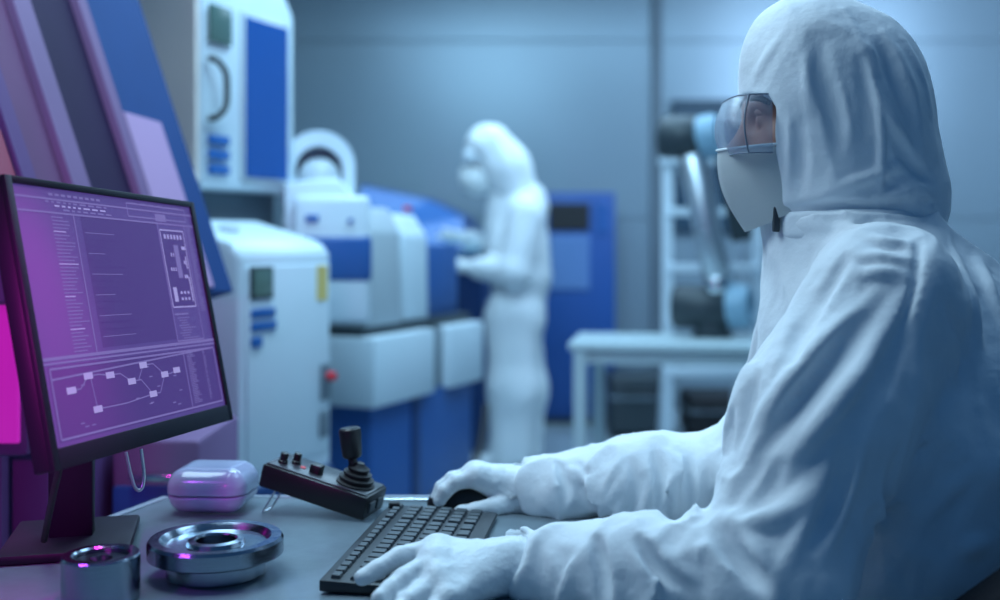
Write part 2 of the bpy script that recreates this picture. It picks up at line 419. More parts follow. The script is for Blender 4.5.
# recessed dark pass-through / display on the back wall
t = thing('wall_display', 'dark blue framed display screen mounted on the back wall behind the robot arm', 'display', tuple(P(735, 170, YW - 0.05)))
bm = nb(); box(bm, (-0.42, 0.0, -0.42), (0.62, 0.045, 0.47), 0.01); obj('frame', bm, mat('teal_frame', (0.02, 0.055, 0.09), 0.5), t)
bm = nb(); box(bm, (-0.37, -0.006, -0.37), (0.57, 0.002, 0.38), 0.003); obj('screen', bm, mat('dark_display', (0.02, 0.06, 0.10), 0.35), t)

# ================================================================== MACHINES (row along the aisle)
YAW = math.atan2(-0.41, 0.91)   # local +y runs along the aisle, local -x faces away from it
def mframe(px, d):
    return (P(px, 240, d).x, d, 0)
# --- white control cabinet (near)
t = thing('control_cabinet', 'white floor standing control cabinet with yellow label and red knob beside the monitor', 'cabinet', mframe(240, 2.70), YAW)
Wc = 0.41
bm = nb()   # front face is local x=0 plane, extends to -x
prism(bm, [(-0.27, 0.0), (0.0, 0.0), (0.0, 0.40), (0.0, 1.105), (-0.03, 1.135), (-0.25, 1.195), (-0.27, 1.195)], 0, Wc, 'xz', bev=0.018)
obj('body', bm, WHITE, t, 40)
bm = nb(); box(bm, (-0.002, 0.02, 0.56), (0.007, Wc - 0.02, 1.075), 0.006); obj('door', bm, WHITE, t, 40)
bm = nb(); box(bm, (-0.26, 0.005, 0.005), (0.012, Wc - 0.005, 0.52), 0.01); obj('plinth', bm, BLUED, t, 40)
def plate(par, nm, m, y0, y1, z0, z1, x=0.007, th=0.006, bev=0.002, label=None):
    bm = nb(); box(bm, (x, y0, z0), (x + th, y1, z1), bev); o = obj(nm, bm, m, par, 40)
    if label: o['label'] = label
    return o
plate(t, 'display', DARKG, 0.028, 0.12, 0.992, 1.074)
plate(t, 'screen', GREENSCR, 0.038, 0.11, 1.0, 1.066, 0.0135, 0.002)
plate(t, 'blue_stripe', BLUEL, 0.032, 0.13, 0.945, 0.968); plate(t, 'blue_stripe', BLUEL, 0.032, 0.135, 0.912, 0.934)
plate(t, 'blue_stripe', BLUEL, 0.032, 0.075, 0.872, 0.898)
plate(t, 'warning_label', YEL, 0.325, 0.375, 0.975, 1.07, 0.007, 0.002, 0, label='yellow warning label')
plate(t, 'switch_plate', GREY, 0.34, 0.385, 0.70, 0.80)
bm = nb(); rod(bm, (0.012, 0.372, 0.765), (0.036, 0.372, 0.765), 0.013, 16, 0.003); obj('knob', bm, RED, t, 40)
plate(t, 'lock_plate', GREY, 0.335, 0.375, 0.60, 0.67)
bm = nb(); lathe(bm, [(0.03, 0), (0.03, 0.012), (0.02, 0.02), (0.001, 0.02)], 20, Matrix.Translation((-0.14, 0.13, 1.158))); obj('lifting_cap', bm, WHITE2, t, 40)

# --- tall machining centre with window, behind the cabinet
t = thing('machining_centre', 'tall white machine with a blue window and a curved black handle', 'machine', mframe(202, 3.0), YAW)
W2 = 0.435
bm = nb(); prism(bm, [(0.0, 1.28), (W2, 1.28), (W2, 1.83), (W2 - 0.13, 1.98), (W2 - 0.13, 2.15), (0.0, 2.15)], -0.62, 0.0, 'yz', bev=0.016); obj('upper_housing', bm, WHITE, t, 40)
bm = nb(); box(bm, (-0.60, -0.012, 1.30), (-0.012, 0.004, 2.14), 0.003); obj('side_panel', bm, BEIGE, t)['label'] = 'beige side panel'
bm = nb(); box(bm, (-0.60, 0.02, 0), (-0.06, W2 - 0.02, 1.30), 0.01); obj('lower_body', bm, GREY, t, 40)
bm = nb(); box(bm, (-0.005, 0.165, 1.305), (0.008, W2 - 0.035, 1.80), 0.008); wf = obj('window_frame', bm, WHITE2, t, 40)
bm = nb(); box(bm, (0.004, 0.18, 1.32), (0.012, W2 - 0.05, 1.785), 0.004); obj('window', bm, GLASSB, wf)['label'] = 'tinted blue window'
bm = nb(); tube(bm, smooth_path([(0.01, 0.012, 1.635), (0.025, 0.025, 1.635), (0.035, 0.055, 1.605), (0.035, 0.062, 1.555), (0.035, 0.055, 1.505), (0.025, 0.025, 1.475), (0.01, 0.012, 1.475)], 6), 0.0085, 10); obj('handle', bm, BLACKM, t, 60)['label'] = 'curved black handle'
plate(t, 'small_screen', GREENSCR, 0.018, 0.115, 1.685, 1.79)
for z in (1.322, 1.363, 1.404): plate(t, 'vent', BLUEL, 0.015, 0.105, z, z + 0.026)

# --- small lathe with round arch
d = 3.45
t = thing('inspection_scanner', 'white machine with a round open arch and a wide blue band', 'machine', mframe(319, d), math.radians(8))
sc = d / F
bm = nb()
N = 28; R0, R1 = 0.112, 0.073; zc = HC + (240 - 166) * sc
pts_o = [(-R1 - 0.042, zc - 0.12)] + [(R0 * math.cos(a), zc + R0 * math.sin(a)) for a in [math.pi - math.pi * i / N for i in range(N + 1)]] + [(R0, zc - 0.20)]
pts_i = [(R1, zc - 0.20)] + [(R1 * math.cos(a), zc - 0.01 + R1 * math.sin(a)) for a in [math.pi * i / N for i in range(N + 1)]] + [(-R1, zc - 0.12)]
prism(bm, pts_o + pts_i, 0.0, 0.12, 'xz')
obj('arch', bm, WHITE, t, 35)
bm = nb(); prism(bm, [(R1 * 0.99 * math.cos(a), zc - 0.01 + R1 * 0.99 * math.sin(a)) for a in [math.pi * i / 20 for i in range(21)]] + [(-R1 * .99, zc - 0.12), (R1 * .99, zc - 0.12)], 0.06, 0.09, 'xz'); obj('arch_liner', bm, GREY, t)
bm = nb(); lathe(bm, [(0.001, 0.05), (0.03, 0.045), (0.055, 0.025), (0.065, 0), (0.07, -0.05)], 24, Matrix.Translation((0.0, 0.02, zc - 0.025))); obj('dome', bm, WHITE2, t, 60)
bm = nb(); prism(bm, [(-0.10, zc - 0.40), (0.14, zc - 0.40), (0.14, zc - 0.13), (0.06, zc - 0.045), (-0.10, zc - 0.06)], -0.16, 0.12, 'xz', bev=0.014); obj('body', bm, WHITE, t, 40)
bm = nb(); box(bm, (-0.07, -0.20, zc - 0.48), (0.155, -0.05, zc - 0.10), 0.02, 3); obj('front_hood', bm, WHITE, t, 40)
bm = nb(); box(bm, (-0.075, -0.206, zc - 0.36), (0.16, -0.06, zc - 0.215), 0.02, 3); obj('blue_band', bm, BLUE, t, 40)['label'] = 'wide blue band'
bm = nb(); box(bm, (-0.035, -0.208, zc - 0.178), (0.005, -0.195, zc - 0.158), 0.003); obj('badge', bm, BLUEL, t)
bm = nb(); box(bm, (0.09, -0.208, zc - 0.183), (0.105, -0.195, zc - 0.168), 0.003); obj('button', bm, BLUEL, t)
bm = nb(); box(bm, (-0.09, -0.13, 0), (0.02, 0.10, zc - 0.38), 0.01); obj('pedestal', bm, GREY, t, 40)

# --- long machine bed: white boxes on a blue base, two hoods, tilted blue lid
t = thing('milling_machine', 'long white and blue machine with two upright hoods beside the standing person', 'machine', mframe(376, 3.75), YAW)
L = 0.84
def zof(py, d): return HC - (py - HZ) / F * d
zt = zof(338, 3.75); zb = zof(409, 3.75)
bm = nb(); box(bm, (-0.52, 0.02, 0.0), (-0.03, L - 0.02, zb + 0.01), 0.012); obj('base', bm, BLUE, t, 40)
bm = nb(); box(bm, (-0.50, 0.30, 0.03), (-0.02, 0.36, zb), 0.006); obj('base_column', bm, BLUED, t, 40)
bm = nb(); box(bm, (-0.53, -0.01, zb), (0.0, 0.44, zt), 0.012); obj('coolant_tray', bm, WHITE, t, 40)
bm = nb(); box(bm, (-0.53, 0.44, zb + 0.01), (-0.035, 0.56, zt - 0.005), 0.006); obj('bed_link', bm, GREY, t, 40)
bm = nb(); box(bm, (-0.53, 0.56, zb), (0.0, L + 0.03, zt), 0.012); obj('chip_tray', bm, WHITE, t, 40)
bm = nb(); box(bm, (-0.50, 0.0, zt), (-0.05, L, zt + 0.035), 0.006); obj('gasket', bm, DARKG, t, 40)
bm = nb(); prism(bm, [(-0.46, zt + 0.03), (-0.045, zt + 0.03), (-0.055, zof(232, 3.75)), (-0.10, zof(206, 3.75)), (-0.30, zof(203, 3.75)), (-0.40, zof(210, 3.75))], 0.02, 0.27, 'xz', bev=0.014); obj('left_hood', bm, WHITE2, t, 40)
bm = nb(); prism(bm, [(-0.44, zt + 0.03), (-0.06, zt + 0.03), (-0.065, zof(236, 3.75)), (-0.12, zof(212, 3.75)), (-0.36, zof(208, 3.75))], 0.31, 0.50, 'xz', bev=0.014); obj('right_hood', bm, WHITE, t, 40)
bm = nb(); box(bm, (-0.44, 0.50, zt + 0.03), (-0.10, L - 0.01, zof(245, 3.75)), 0.01); obj('tailstock', bm, BLUE, t, 40)
bm = nb(); box(bm, (-0.08, 0.33, zof(209, 3.75)), (-0.065, 0.37, zof(203, 3.75)), 0.003); obj('indicator', bm, RED, t)
bm = nb(); box(bm, (-0.12, 0.06, zof(204, 3.75)), (-0.10, 0.09, zof(198, 3.75)), 0.003); obj('indicator', bm, RED, t)
# separate big tilted blue enclosure behind
t = thing('blue_enclosure', 'dark blue machine enclosure with a sloping lid behind the white hoods', 'machine', mframe(362, 5.95), YAW * 0.2)
bm = nb(); prism(bm, [(0.0, 0), (0.66, 0), (0.66, zof(250, 5.95)), (0.55, zof(215, 5.95)), (0.36, zof(198, 5.95)), (0.0, zof(184, 5.95))], 0, 0.5, 'xz', bev=0.01); obj('body', bm, BLUED, t, 40)
bm = nb()
vs = [(0.0, -0.02, zof(186, 5.95)), (0.36, -0.02, zof(200, 5.95)), (0.55, -0.02, zof(217, 5.95)), (0.60, -0.16, zof(250, 5.95)), (0.02, -0.16, zof(240, 5.95))]
A = [bm.verts.new(v) for v in vs]; B = [bm.verts.new((v[0], v[1] + 0.03, v[2] - 0.03)) for v in vs]
bm.faces.new(A); bm.faces.new(B[::-1])
for i in range(5): bm.faces.new((A[i], B[i], B[(i + 1) % 5], A[(i + 1) % 5]))
obj('lid', bm, mat('blue_lid', (0.03, 0.16, 0.48), 0.18, coat=0.3), t)
bm = nb(); tube(bm, smooth_path([tuple(P(430, 500, 4.1) - t.location), tuple(P(452, 488, 4.2) - t.location), tuple(P(478, 460, 4.3) - t.location), tuple(P(486, 420, 4.5) - t.location)], 8), 0.012, 8); bpy.data.meshes  # hose drawn below
bm.free()

t = obj('hose', (lambda b: (tube(b, smooth_path([P(424, 512, 3.7), P(436, 492, 3.8), P(455, 487, 3.9), P(470, 473, 4.0), P(480, 445, 4.15), P(486, 405, 4.3)], 8), 0.012, 10), b)[1])(nb()), BLACKM, None, 60)
tag(t, 'thin black hose curving down beside the blue machine base', 'hose')

# --- slanted machine at far left (leaning facade running back along the aisle)
t = thing('slanted_machine', 'large leaning machine with violet and navy panels behind the monitor', 'machine', (-0.80, 1.75, 0))
def fac(px, d, py): # point of the leaning facade
    p = P(px, py, d); return p - Vector((-0.80, 1.75, 0))
D0, D1 = 1.72, 2.42
def dep(px0): return D0 + (D1 - D0) * (px0 + 30) / 170.0
def band(name, p0, p1, m, lift, y0=-60, y1=292, lab=None, sl=0.325, ytop_r=None):
    """strip between two slanted edges given by their px at row 0"""
    bm = nb(); nseg = 1; A = []; B = []
    for (p, yy0, yy1) in ((p0, y0, y1), (p1, ytop_r if ytop_r is not None else y0, y1)):
        d = dep(p)
        for yy in (yy0, yy1):
            q = fac(p + sl * yy, d, yy); A.append(q + Vector((lift, 0, lift * 0.3))); B.append(q + Vector((-0.06, 0.0, -0.02)))
    A = [bm.verts.new(A[i]) for i in (0, 2, 3, 1)]; B = [bm.verts.new(B[i]) for i in (0, 2, 3, 1)]
    bm.faces.new(A); bm.faces.new(B[::-1])
    for i in range(4): bm.faces.new((A[i], B[i], B[(i + 1) % 4], A[(i + 1) % 4]))
    bmesh.ops.bevel(bm, geom=list(bm.edges), offset=0.002, segments=1, affect='EDGES')
    o = obj(name, bm, m, t)
    if lab: o['label'] = lab
    return o
band('violet_panel', -62, -30, VIO, 0.0)
band('crimson_panel', -60, -44, CRIM, 0.004, 130, 285)
band('violet_panel', -30, 4, MAUVE, 0.001)
band('rail', -42, -28, VIO, 0.010)
band('rail', 4, 22, VIOL, 0.014)
band('navy_panel', 22, 70, NAVY, 0.0)
band('rail', 70, 79, VIOL, 0.014)
band('door', 79, 139, DOORB, 0.0, lab='deep blue door panel')
band('pale_hatch', 84, 118, mat('lilac_hatch', (0.48, 0.30, 0.50), 0.6, spec=0.2), 0.007, 112, 288, ytop_r=123, lab='pale lilac hatch')
# body behind the facade
bm = nb()
fr = [fac(-62 + 0.325 * y, dep(-62), y) for y in (-60, 292)]; bk = [fac(139 + 0.325 * y, dep(139), y) for y in (-60, 292)]
ring = [fr[0], bk[0], bk[1], fr[1]]
A = [bm.verts.new(q + Vector((-0.055, 0, 0))) for q in ring]
B = [bm.verts.new(Vector((q.x - 0.5, q.y + (0.0 if i in (0, 3) else 0.03), q.z))) for i, q in enumerate(ring)]
bm.faces.new(A); bm.faces.new(B[::-1])
for i in range(4): bm.faces.new((A[i], B[i], B[(i + 1) % 4], A[(i + 1) % 4]))
obj('housing', bm, VIO, t)
zmin = min(q.z for q in ring)
bm = nb(); box(bm, (-0.55, 0.0, 0), (0.085, 0.66, 1.07), 0.02); obj('base', bm, VIO, t, 40)
# added emissive panel standing in for the magenta glow beside the monitor edge
t = thing('added_glow_panel', 'added glowing magenta panel at the left edge behind the monitor', 'light', tuple(P(-8, 345, 1.66)))
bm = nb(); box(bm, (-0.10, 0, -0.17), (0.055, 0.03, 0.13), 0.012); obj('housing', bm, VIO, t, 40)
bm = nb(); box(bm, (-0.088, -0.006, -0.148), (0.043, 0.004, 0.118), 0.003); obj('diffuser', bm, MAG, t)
bm = nb(); box(bm, (-0.04, 0.03, -0.995), (0.0, 0.06, 0.05), 0.004); obj('post', bm, VIO, t)
# low white machine base + bluish bin under the monitor line of sight
t = thing('low_cabinet', 'low pale cabinet with a blue front behind the desk under the monitor', 'cabinet', (-0.60, 1.98, 0))
bm = nb(); box(bm, (-0.10, 0, 0), (0.06, 0.3, zof(440, 1.98)), 0.012); obj('body', bm, VIOL, t, 40)
bm = nb(); box(bm, (-0.095, -0.012, 0.06), (0.055, 0.002, zof(485, 1.98)), 0.006); obj('door', bm, BLUE, t, 40)
bm = nb(); box(bm, (-0.06, -0.03, zof(478, 1.98)), (0.02, -0.01, zof(471, 1.98)), 0.004); obj('handle', bm, CHROME, t, 40)

# ================================================================== BACKGROUND RIGHT
# blue cabinet by the back wall
t = thing('blue_cabinet', 'tall blue cabinet with a dark slot standing by the back wall', 'cabinet', (P(575, 240, 6.8).x, 6.8, 0))
zc2 = zof(192, 6.8)
bm = nb(); box(bm, (-0.22, 0, 0.04), (0.25, 0.5, zc2), 0.012); obj('body', bm, CABBLUE, t, 40)
bm = nb(); box(bm, (-0.20, 0.02, 0), (0.23, 0.46, 0.05)); obj('plinth', bm, DARKG, t)
bm = nb(); box(bm, (-0.16, -0.012, zc2 - 0.24), (0.09, 0.01, zc2 - 0.07), 0.006); obj('slot', bm, BLACKM, t)['label'] = 'black slot'
bm = nb(); box(bm, (-0.16, -0.012, 0.83), (0.09, 0.01, zc2 - 0.27), 0.02); obj('notice_panel', bm, mat('pale_blue_panel', (0.11, 0.22, 0.46), 0.5), t)
bm = nb(); box(bm, (0.13, -0.012, zc2 - 0.26), (0.21, 0.01, zc2 - 0.06), 0.006); obj('control_panel', bm, BLUE, t)
# table
t = thing('work_table', 'pale grey worktable carrying the robot arm', 'table', (P(573, 240, 4.35).x, 4.35, 0), math.radians(-9))
zT = zof(343, 4.35)
bm = nb(); box(bm, (-0.02, 0, zT - 0.03), (1.30, 0.52, zT), 0.008); obj('tabletop', bm, TABLE, t, 40)
bm = nb(); box(bm, (0.02, 0.03, zT - 0.085), (1.26, 0.05, zT - 0.03), 0.003); box(bm, (0.02, 0.47, zT - 0.085), (1.26, 0.49, zT - 0.03), 0.003); obj('apron', bm, TABLE, t)
for x, y in ((0.0, 0.01), (0.045, 0.45), (1.24, 0.01), (1.24, 0.45)):
    bm = nb(); box(bm, (x, y, 0), (x + 0.05, y + 0.05, zT - 0.028), 0.005); obj('leg', bm, TABLE, t)
# robot arm on it
dR = 4.62
base = P(712, 330, dR); t = thing('robot_arm', 'industrial robot arm with two dark joints and pale round caps on the worktable', 'robot arm', (base.x, dR, zT))
def RP(px, py, dd=0.0): return P(px, py, dR + dd) - Vector((base.x, dR, zT))
bm = nb(); lathe(bm, [(0.085, 0), (0.085, 0.02), (0.07, 0.03), (0.07, 0.07)], 28); obj('base', bm, DARKG, t, 40)
bm = nb(); rod(bm, RP(672, 306, 0.05), RP(732, 308, -0.02), 0.092, 32, 0.02); obj('shoulder_joint', bm, DARKG, t, 50)
def ringcap(px0, py0, px1, py1, r):
    bm = nb(); M, LL = cylM(RP(px0, py0, -0.02), RP(px1, py1, -0.06))
    lathe(bm, [(r, 0), (r, LL * 0.6), (r * 0.85, LL), (r * 0.5, LL), (r * 0.45, LL * 0.85), (0.001, LL * 0.85)], 32, M)
    return obj('joint_cap', bm, mat('cap_plastic', (0.25, 0.42, 0.54), 0.4), t, 40)
ringcap(731, 307, 751, 306, 0.094)
bm = nb(); rod(bm, RP(659, 136, 0.06), RP(704, 138, 0.0), 0.092, 32, 0.02); obj('elbow_joint', bm, DARKG, t, 50)
ringcap(703, 138, 721, 134, 0.092)
bm = nb(); rod(bm, RP(692, 155, -0.02), RP(720, 290, -0.02), 0.060, 28, 0.004); obj('upper_link', bm, ALU, t, 50)
bm = nb(); rod(bm, RP(716, 276, -0.02), RP(719, 292, -0.02), 0.062, 28, 0.004); obj('collar', bm, CHROME, t, 50)
bm = nb(); rod(bm, RP(742, 240, 0.12), RP(724, 150, 0.1), 0.046, 24, 0.004); obj('forearm_link', bm, DARKG, t, 50)
# step ladder / rack behind
dL = 5.35
t = thing('step_ladder', 'white step ladder standing behind the robot arm', 'ladder', (P(668, 240, dL).x, dL, 0))
def LP(px, py, dd=0): return P(px, py, dL + dd) - Vector((t.location.x, dL, 0))
zl = zof(160, dL)
for x in (0.0, 0.44):
    bm = nb(); box(bm, (x - 0.025, 0, 0), (x + 0.025, 0.03, zl), 0.004); obj('rail', bm, WHITE, t)
for x in (0.03, 0.41):
    bm = nb(); tube(bm, [(x, 0.04, zl - 0.03), (x, 0.5, 0.0)], 0.016, 8); obj('rear_leg', bm, ALU, t)
for py in (212, 268, 320, 372):
    z = zof(py, dL); bm = nb(); box(bm, (0, -0.015, z - 0.02), (0.44, 0.07, z + 0.02), 0.004); obj('step', bm, WHITE, t)
bm = nb(); box(bm, (-0.03, -0.02, zl - 0.02), (0.47, 0.12, zl + 0.02), 0.006); obj('top_step', bm, WHITE, t)
# dark equipment boxes under/behind the table
def crate(px, pyb, d, wx, wy, h, lab, m, hid=0):
    t = thing('equipment_case', lab, 'case', (P(px, 240, d).x, d, 0))
    bm = nb(); box(bm, (-wx / 2, 0, 0.03), (wx / 2, wy, h), 0.02, 3); obj('body', bm, m, t, 40)
    bm = nb(); box(bm, (-wx / 2 - 0.006, -0.006, h * 0.62), (wx / 2 + 0.006, wy + 0.006, h * 0.67), 0.004); obj('rim', bm, GREY, t)
    bm = nb(); tube(bm, smooth_path([(-0.08, -0.005, h * 0.75), (-0.07, -0.035, h * 0.76), (0.07, -0.035, h * 0.76), (0.08, -0.005, h * 0.75)], 4), 0.008, 8); obj('handle', bm, BLACKM, t, 60)
    for x in (-1, 1):
        bm = nb(); box(bm, (x * wx * 0.38 - 0.02, 0.03, 0), (x * wx * 0.38 + 0.02, wy - 0.03, 0.04)); obj('foot', bm, BLACKM, t)
    return t
crate(640, 425, 6.3, 0.34, 0.4, 0.36, 'dark grey equipment case on the floor behind the worktable, left of the ladder', DARKG)
crate(722, 430, 6.2, 0.36, 0.4, 0.26, 'black equipment case on the floor behind the worktable, right of the ladder', BLACKM)
# dark wall unit at the right edge
t = thing('wall_unit', 'dark wall mounted unit at the right edge behind the seated person', 'wall unit', tuple(P(1040, 291, YW - 0.1)))
bm = nb(); box(bm, (-0.36, 0, -0.10), (0.5, 0.1, 0.09), 0.01); obj('body', bm, DARKG, t, 40)
bm = nb(); box(bm, (-0.34, -0.01, 0.0), (0.48, 0.01, 0.02), 0.003); obj('cover_strip', bm, GREY, t)

# ================================================================== DESK
ZD = 0.76
t = thing('desk', 'grey laminate desk in front of the seated person', 'desk', (0, 1.2, 0))
top = [(0.268, 0.72), (0.268, 1.626), (-0.488, 1.626), (-0.538, 1.472), (-0.594, 1.306), (-0.79, 0.72)]
bm = nb(); prism(bm, [(x, y - 1.2) for x, y in top], ZD - 0.028, ZD, 'xy', bev=0.0025); obj('desktop', bm, DESK, t, 40)
bm = nb()
def strip(a, b, wd, z0, z1):
    a = Vector((*a, 0)); b = Vector((*b, 0)); dv = (b - a).normalized(); n = Vector((-dv.y, dv.x, 0))
    vs = [a, b, b + n * wd, a + n * wd]
    lo = [bm.verts.new((v.x, v.y - 1.2, z0)) for v in vs]; hi = [bm.verts.new((v.x, v.y - 1.2, z1)) for v in vs]
    bm.faces.new(lo); bm.faces.new(hi[::-1])
    for i in range(4): bm.faces.new((lo[i], hi[i], hi[(i + 1) % 4], lo[(i + 1) % 4]))
strip((-0.488, 1.626), (-0.79, 0.72), -0.012, ZD - 0.026, ZD + 0.0006)
strip((0.268, 1.626), (-0.488, 1.626), -0.010, ZD - 0.026, ZD + 0.0006)
obj('edge_strip', bm, DESKE, t)
for x, y in ((0.2, 0.8), (0.2, 1.56), (-0.45, 1.54), (-0.68, 0.8)):
    bm = nb(); box(bm, (x - 0.025, y - 1.225, 0), (x + 0.025, y - 1.175, ZD - 0.027), 0.004); obj('leg', bm, GREY, t)
bm = nb(); box(bm, (0.0, 0, 0), (0.185, 0.016, 0.0035), 0.001)
t = obj('steel_ruler', bm, CHROME, None, None, (-0.185, 1.598, ZD + 0.0005)); tag(t, 'thin steel ruler lying along the far desk edge', 'ruler')

# ================================================================== MONITOR
C4 = [Vector(v) + Vector((0, 0, HC)) for v in ((-0.514, 1.135, 0.068), (-0.435, 1.553, 0.053), (-0.373, 1.531, -0.25), (-0.453, 1.112, -0.235))]
TL, TR, BR, BL = C4
O = sum(C4, Vector()) / 4
eu = ((TR - TL) + (BR - BL)).normalized(); ev = ((TL - BL) + (TR - BR)); ev = (ev - eu * ev.dot(eu)).normalized()
en = ev.cross(eu) * -1
if en.x < 0: en = -en
WS = (TR - TL).length; HS = (TL - BL).length
base = Vector((-0.535, 1.375, ZD + 0.0008))
mon = thing('monitor', 'dark framed computer monitor showing a violet technical drawing, on the desk', 'monitor', base)
FM = Matrix((eu, en, ev)).transposed().to_4x4(); FM.translation = O - base   # local: x across, y out of the screen, z up
bm = nb(); box(bm, (-WS / 2, -0.022, -HS / 2), (WS / 2, -0.002, HS / 2), 0.003, M=FM)
box(bm, (-WS / 2, -0.003, -HS / 2), (-WS / 2 + 0.012, 0.003, HS / 2), 0.001, M=FM)
box(bm, (WS / 2 - 0.012, -0.003, -HS / 2), (WS / 2, 0.003, HS / 2), 0.001, M=FM)
box(bm, (-WS / 2 + 0.011, -0.003, HS / 2 - 0.008), (WS / 2 - 0.011, 0.003, HS / 2), 0.001, M=FM)
box(bm, (-WS / 2 + 0.011, -0.003, -HS / 2), (WS / 2 - 0.011, 0.003, -HS / 2 + 0.022), 0.001, M=FM)
obj('bezel', bm, BEZEL, mon, 40)
bm = nb(); box(bm, (-WS * 0.32, -0.05, -HS * 0.3), (WS * 0.32, -0.02, HS * 0.3), 0.015, M=FM); obj('rear_housing', bm, BEZEL, mon, 40)
# screen drawing: one part, several emissive inks (window chrome, schematic, lists, network graph)
bm = nb(); X0, X1, Z0, Z1 = -WS / 2 + 0.012, WS / 2 - 0.012, -HS / 2 + 0.022, HS / 2 - 0.008
lvl = [0.0]
def q(u0, v0, u1, v1, mi, lift=None):
    lvl[0] += 1
    y = 0.0002 + 0.00012 * mi if lift is None else lift
    c = [(X0 + (X1 - X0) * u, Z1 + (Z0 - Z1) * v) for u, v in ((u0, v0), (u1, v0), (u1, v1), (u0, v1))]
    f = bm.faces.new([bm.verts.new(FM @ Vector((x, y, z))) for x, z in c]); f.material_index = mi
def ln(u0, v0, u1, v1, wd=0.0035, mi=2):
    a = Vector((u0, v0)); b = Vector((u1, v1)); dv = Vector(((b.x - a.x) * (X1 - X0), (b.y - a.y) * (Z1 - Z0))).normalized()
    n = Vector((-dv.y * wd / (X1 - X0) * 0.3, dv.x * wd / (Z1 - Z0) * 0.3)); y = 0.00055
    f = bm.faces.new([bm.verts.new(FM @ Vector((X0 + (X1 - X0) * p.x, y, Z1 + (Z0 - Z1) * p.y))) for p in (a + n, b + n, b - n, a - n)]); f.material_index = mi
def rect(u0, v0, u1, v1, mi=2, wd=0.003):
    ln(u0, v0, u1, v0, wd, mi); ln(u0, v1, u1, v1, wd, mi); ln(u0, v0, u0, v1, wd, mi); ln(u1, v0, u1, v1, wd, mi)
q(0, 0, 1, 1, 0)
random.seed(4)
q(0.30, 0.10, 0.74, 0.65, 1); q(0.02, 0.70, 0.99, 0.985, 1)
ln(0.0, 0.045, 1, 0.045); ln(0.0, 0.10, 1, 0.10); ln(0.0, 0.672, 1, 0.672, 0.006); ln(0.0, 0.69, 1, 0.69)
for i in range(9): q(0.16 + 0.03 * i, 0.02, 0.16 + 0.03 * i + 0.02, 0.03, 2)
for r in range(3):
    u = 0.14 + 0.04 * r
    while u < 0.44: wd = random.uniform(0.01, 0.035); q(u, 0.052 + r * 0.015, u + wd, 0.059 + r * 0.015, 2 if r != 1 else 3); u += wd + 0.012
for i in range(6): q(0.60 + 0.055 * i, 0.015, 0.60 + 0.055 * i + 0.035, 0.022, 2)
q(0.74, 0.055, 0.81, 0.09, 2); rect(0.57, 0.02, 0.95, 0.08)
ln(0.265, 0.10, 0.265, 0.67)
for i in range(38):
    v = 0.115 + i * 0.0145; q(0.155, v, 0.155 + random.uniform(0.05, 0.10), v + 0.0045, 3 if i % 9 == 4 else 2)
for i in range(16):
    v = 0.17 + i * 0.029; q(0.31, v, 0.31 + random.uniform(0.08, 0.22), v + 0.003, 1 if i % 3 else 2)
# upper right schematic
rect(0.745, 0.10, 0.93, 0.66); q(0.755, 0.13, 0.915, 0.50, 1, 0.0003); rect(0.755, 0.13, 0.915, 0.50, 3, 0.003)
for i in range(6): q(0.775 + i * 0.022, 0.15, 0.775 + i * 0.022 + 0.013, 0.172, 3)
q(0.83, 0.20, 0.862, 0.36, 2)
for i in range(5):
    for j in range(3):
        if random.random() < 0.8: q(0.785 + j * 0.016 if i % 2 else 0.872 + j * 0.012, 0.205 + i * 0.035, (0.785 if i % 2 else 0.872) + j * 0.014 + 0.010, 0.222 + i * 0.035, 3)
q(0.775, 0.405, 0.80, 0.475, 3); q(0.898, 0.255, 0.906, 0.315, 3); q(0.898, 0.355, 0.906, 0.475, 3)
for i in range(3):
    for j in range(2): q(0.822 + i * 0.024, 0.425 + j * 0.03, 0.836 + i * 0.024, 0.438 + j * 0.03, 3)
q(0.755, 0.53, 0.85, 0.538, 2)
for i in range(9): q(0.77 + (i % 3) * 0.01, 0.55 + i * 0.012, 0.77 + random.uniform(0.06, 0.13), 0.554 + i * 0.012, 2)
for i in range(40):
    v = 0.11 + i * 0.0105; q(0.945, v, 0.945 + random.uniform(0.02, 0.045), v + 0.0035, 2)
# lower network graph
rect(0.03, 0.71, 0.985, 0.975, 2, 0.004); ln(0.03, 0.75, 0.985, 0.71); ln(0.765, 0.705, 0.765, 0.97)
nodes = [(0.11, 0.80), (0.20, 0.755), (0.31, 0.765), (0.50, 0.745), (0.42, 0.805), (0.53, 0.875), (0.22, 0.89), (0.62, 0.80), (0.70, 0.79)]
for a, b in ((0, 1), (1, 2), (2, 4), (4, 5), (4, 3), (3, 7), (5, 7), (7, 8), (6, 5), (1, 6)):
    m = ((nodes[a][0] + nodes[b][0]) / 2, nodes[a][1]); ln(*nodes[a], *m, 0.0025); ln(*m, *nodes[b], 0.0025)
for u, v in nodes: q(u - 0.022, v - 0.013, u + 0.022, v + 0.013, 3, 0.0008)
for i in range(14): u, v = random.uniform(0.1, 0.72), random.uniform(0.74, 0.95); q(u, v, u + 0.02, v + 0.005, 2)
for i in range(30): v = 0.72 + i * 0.008; q(0.785, v, 0.785 + random.uniform(0.03, 0.06), v + 0.0035, 2); q(0.90, v, 0.905 + random.uniform(0, 0.012), v + 0.0035, 2)
obj('screen', bm, [SCR, SCRD, SCRM, SCRH], mon)
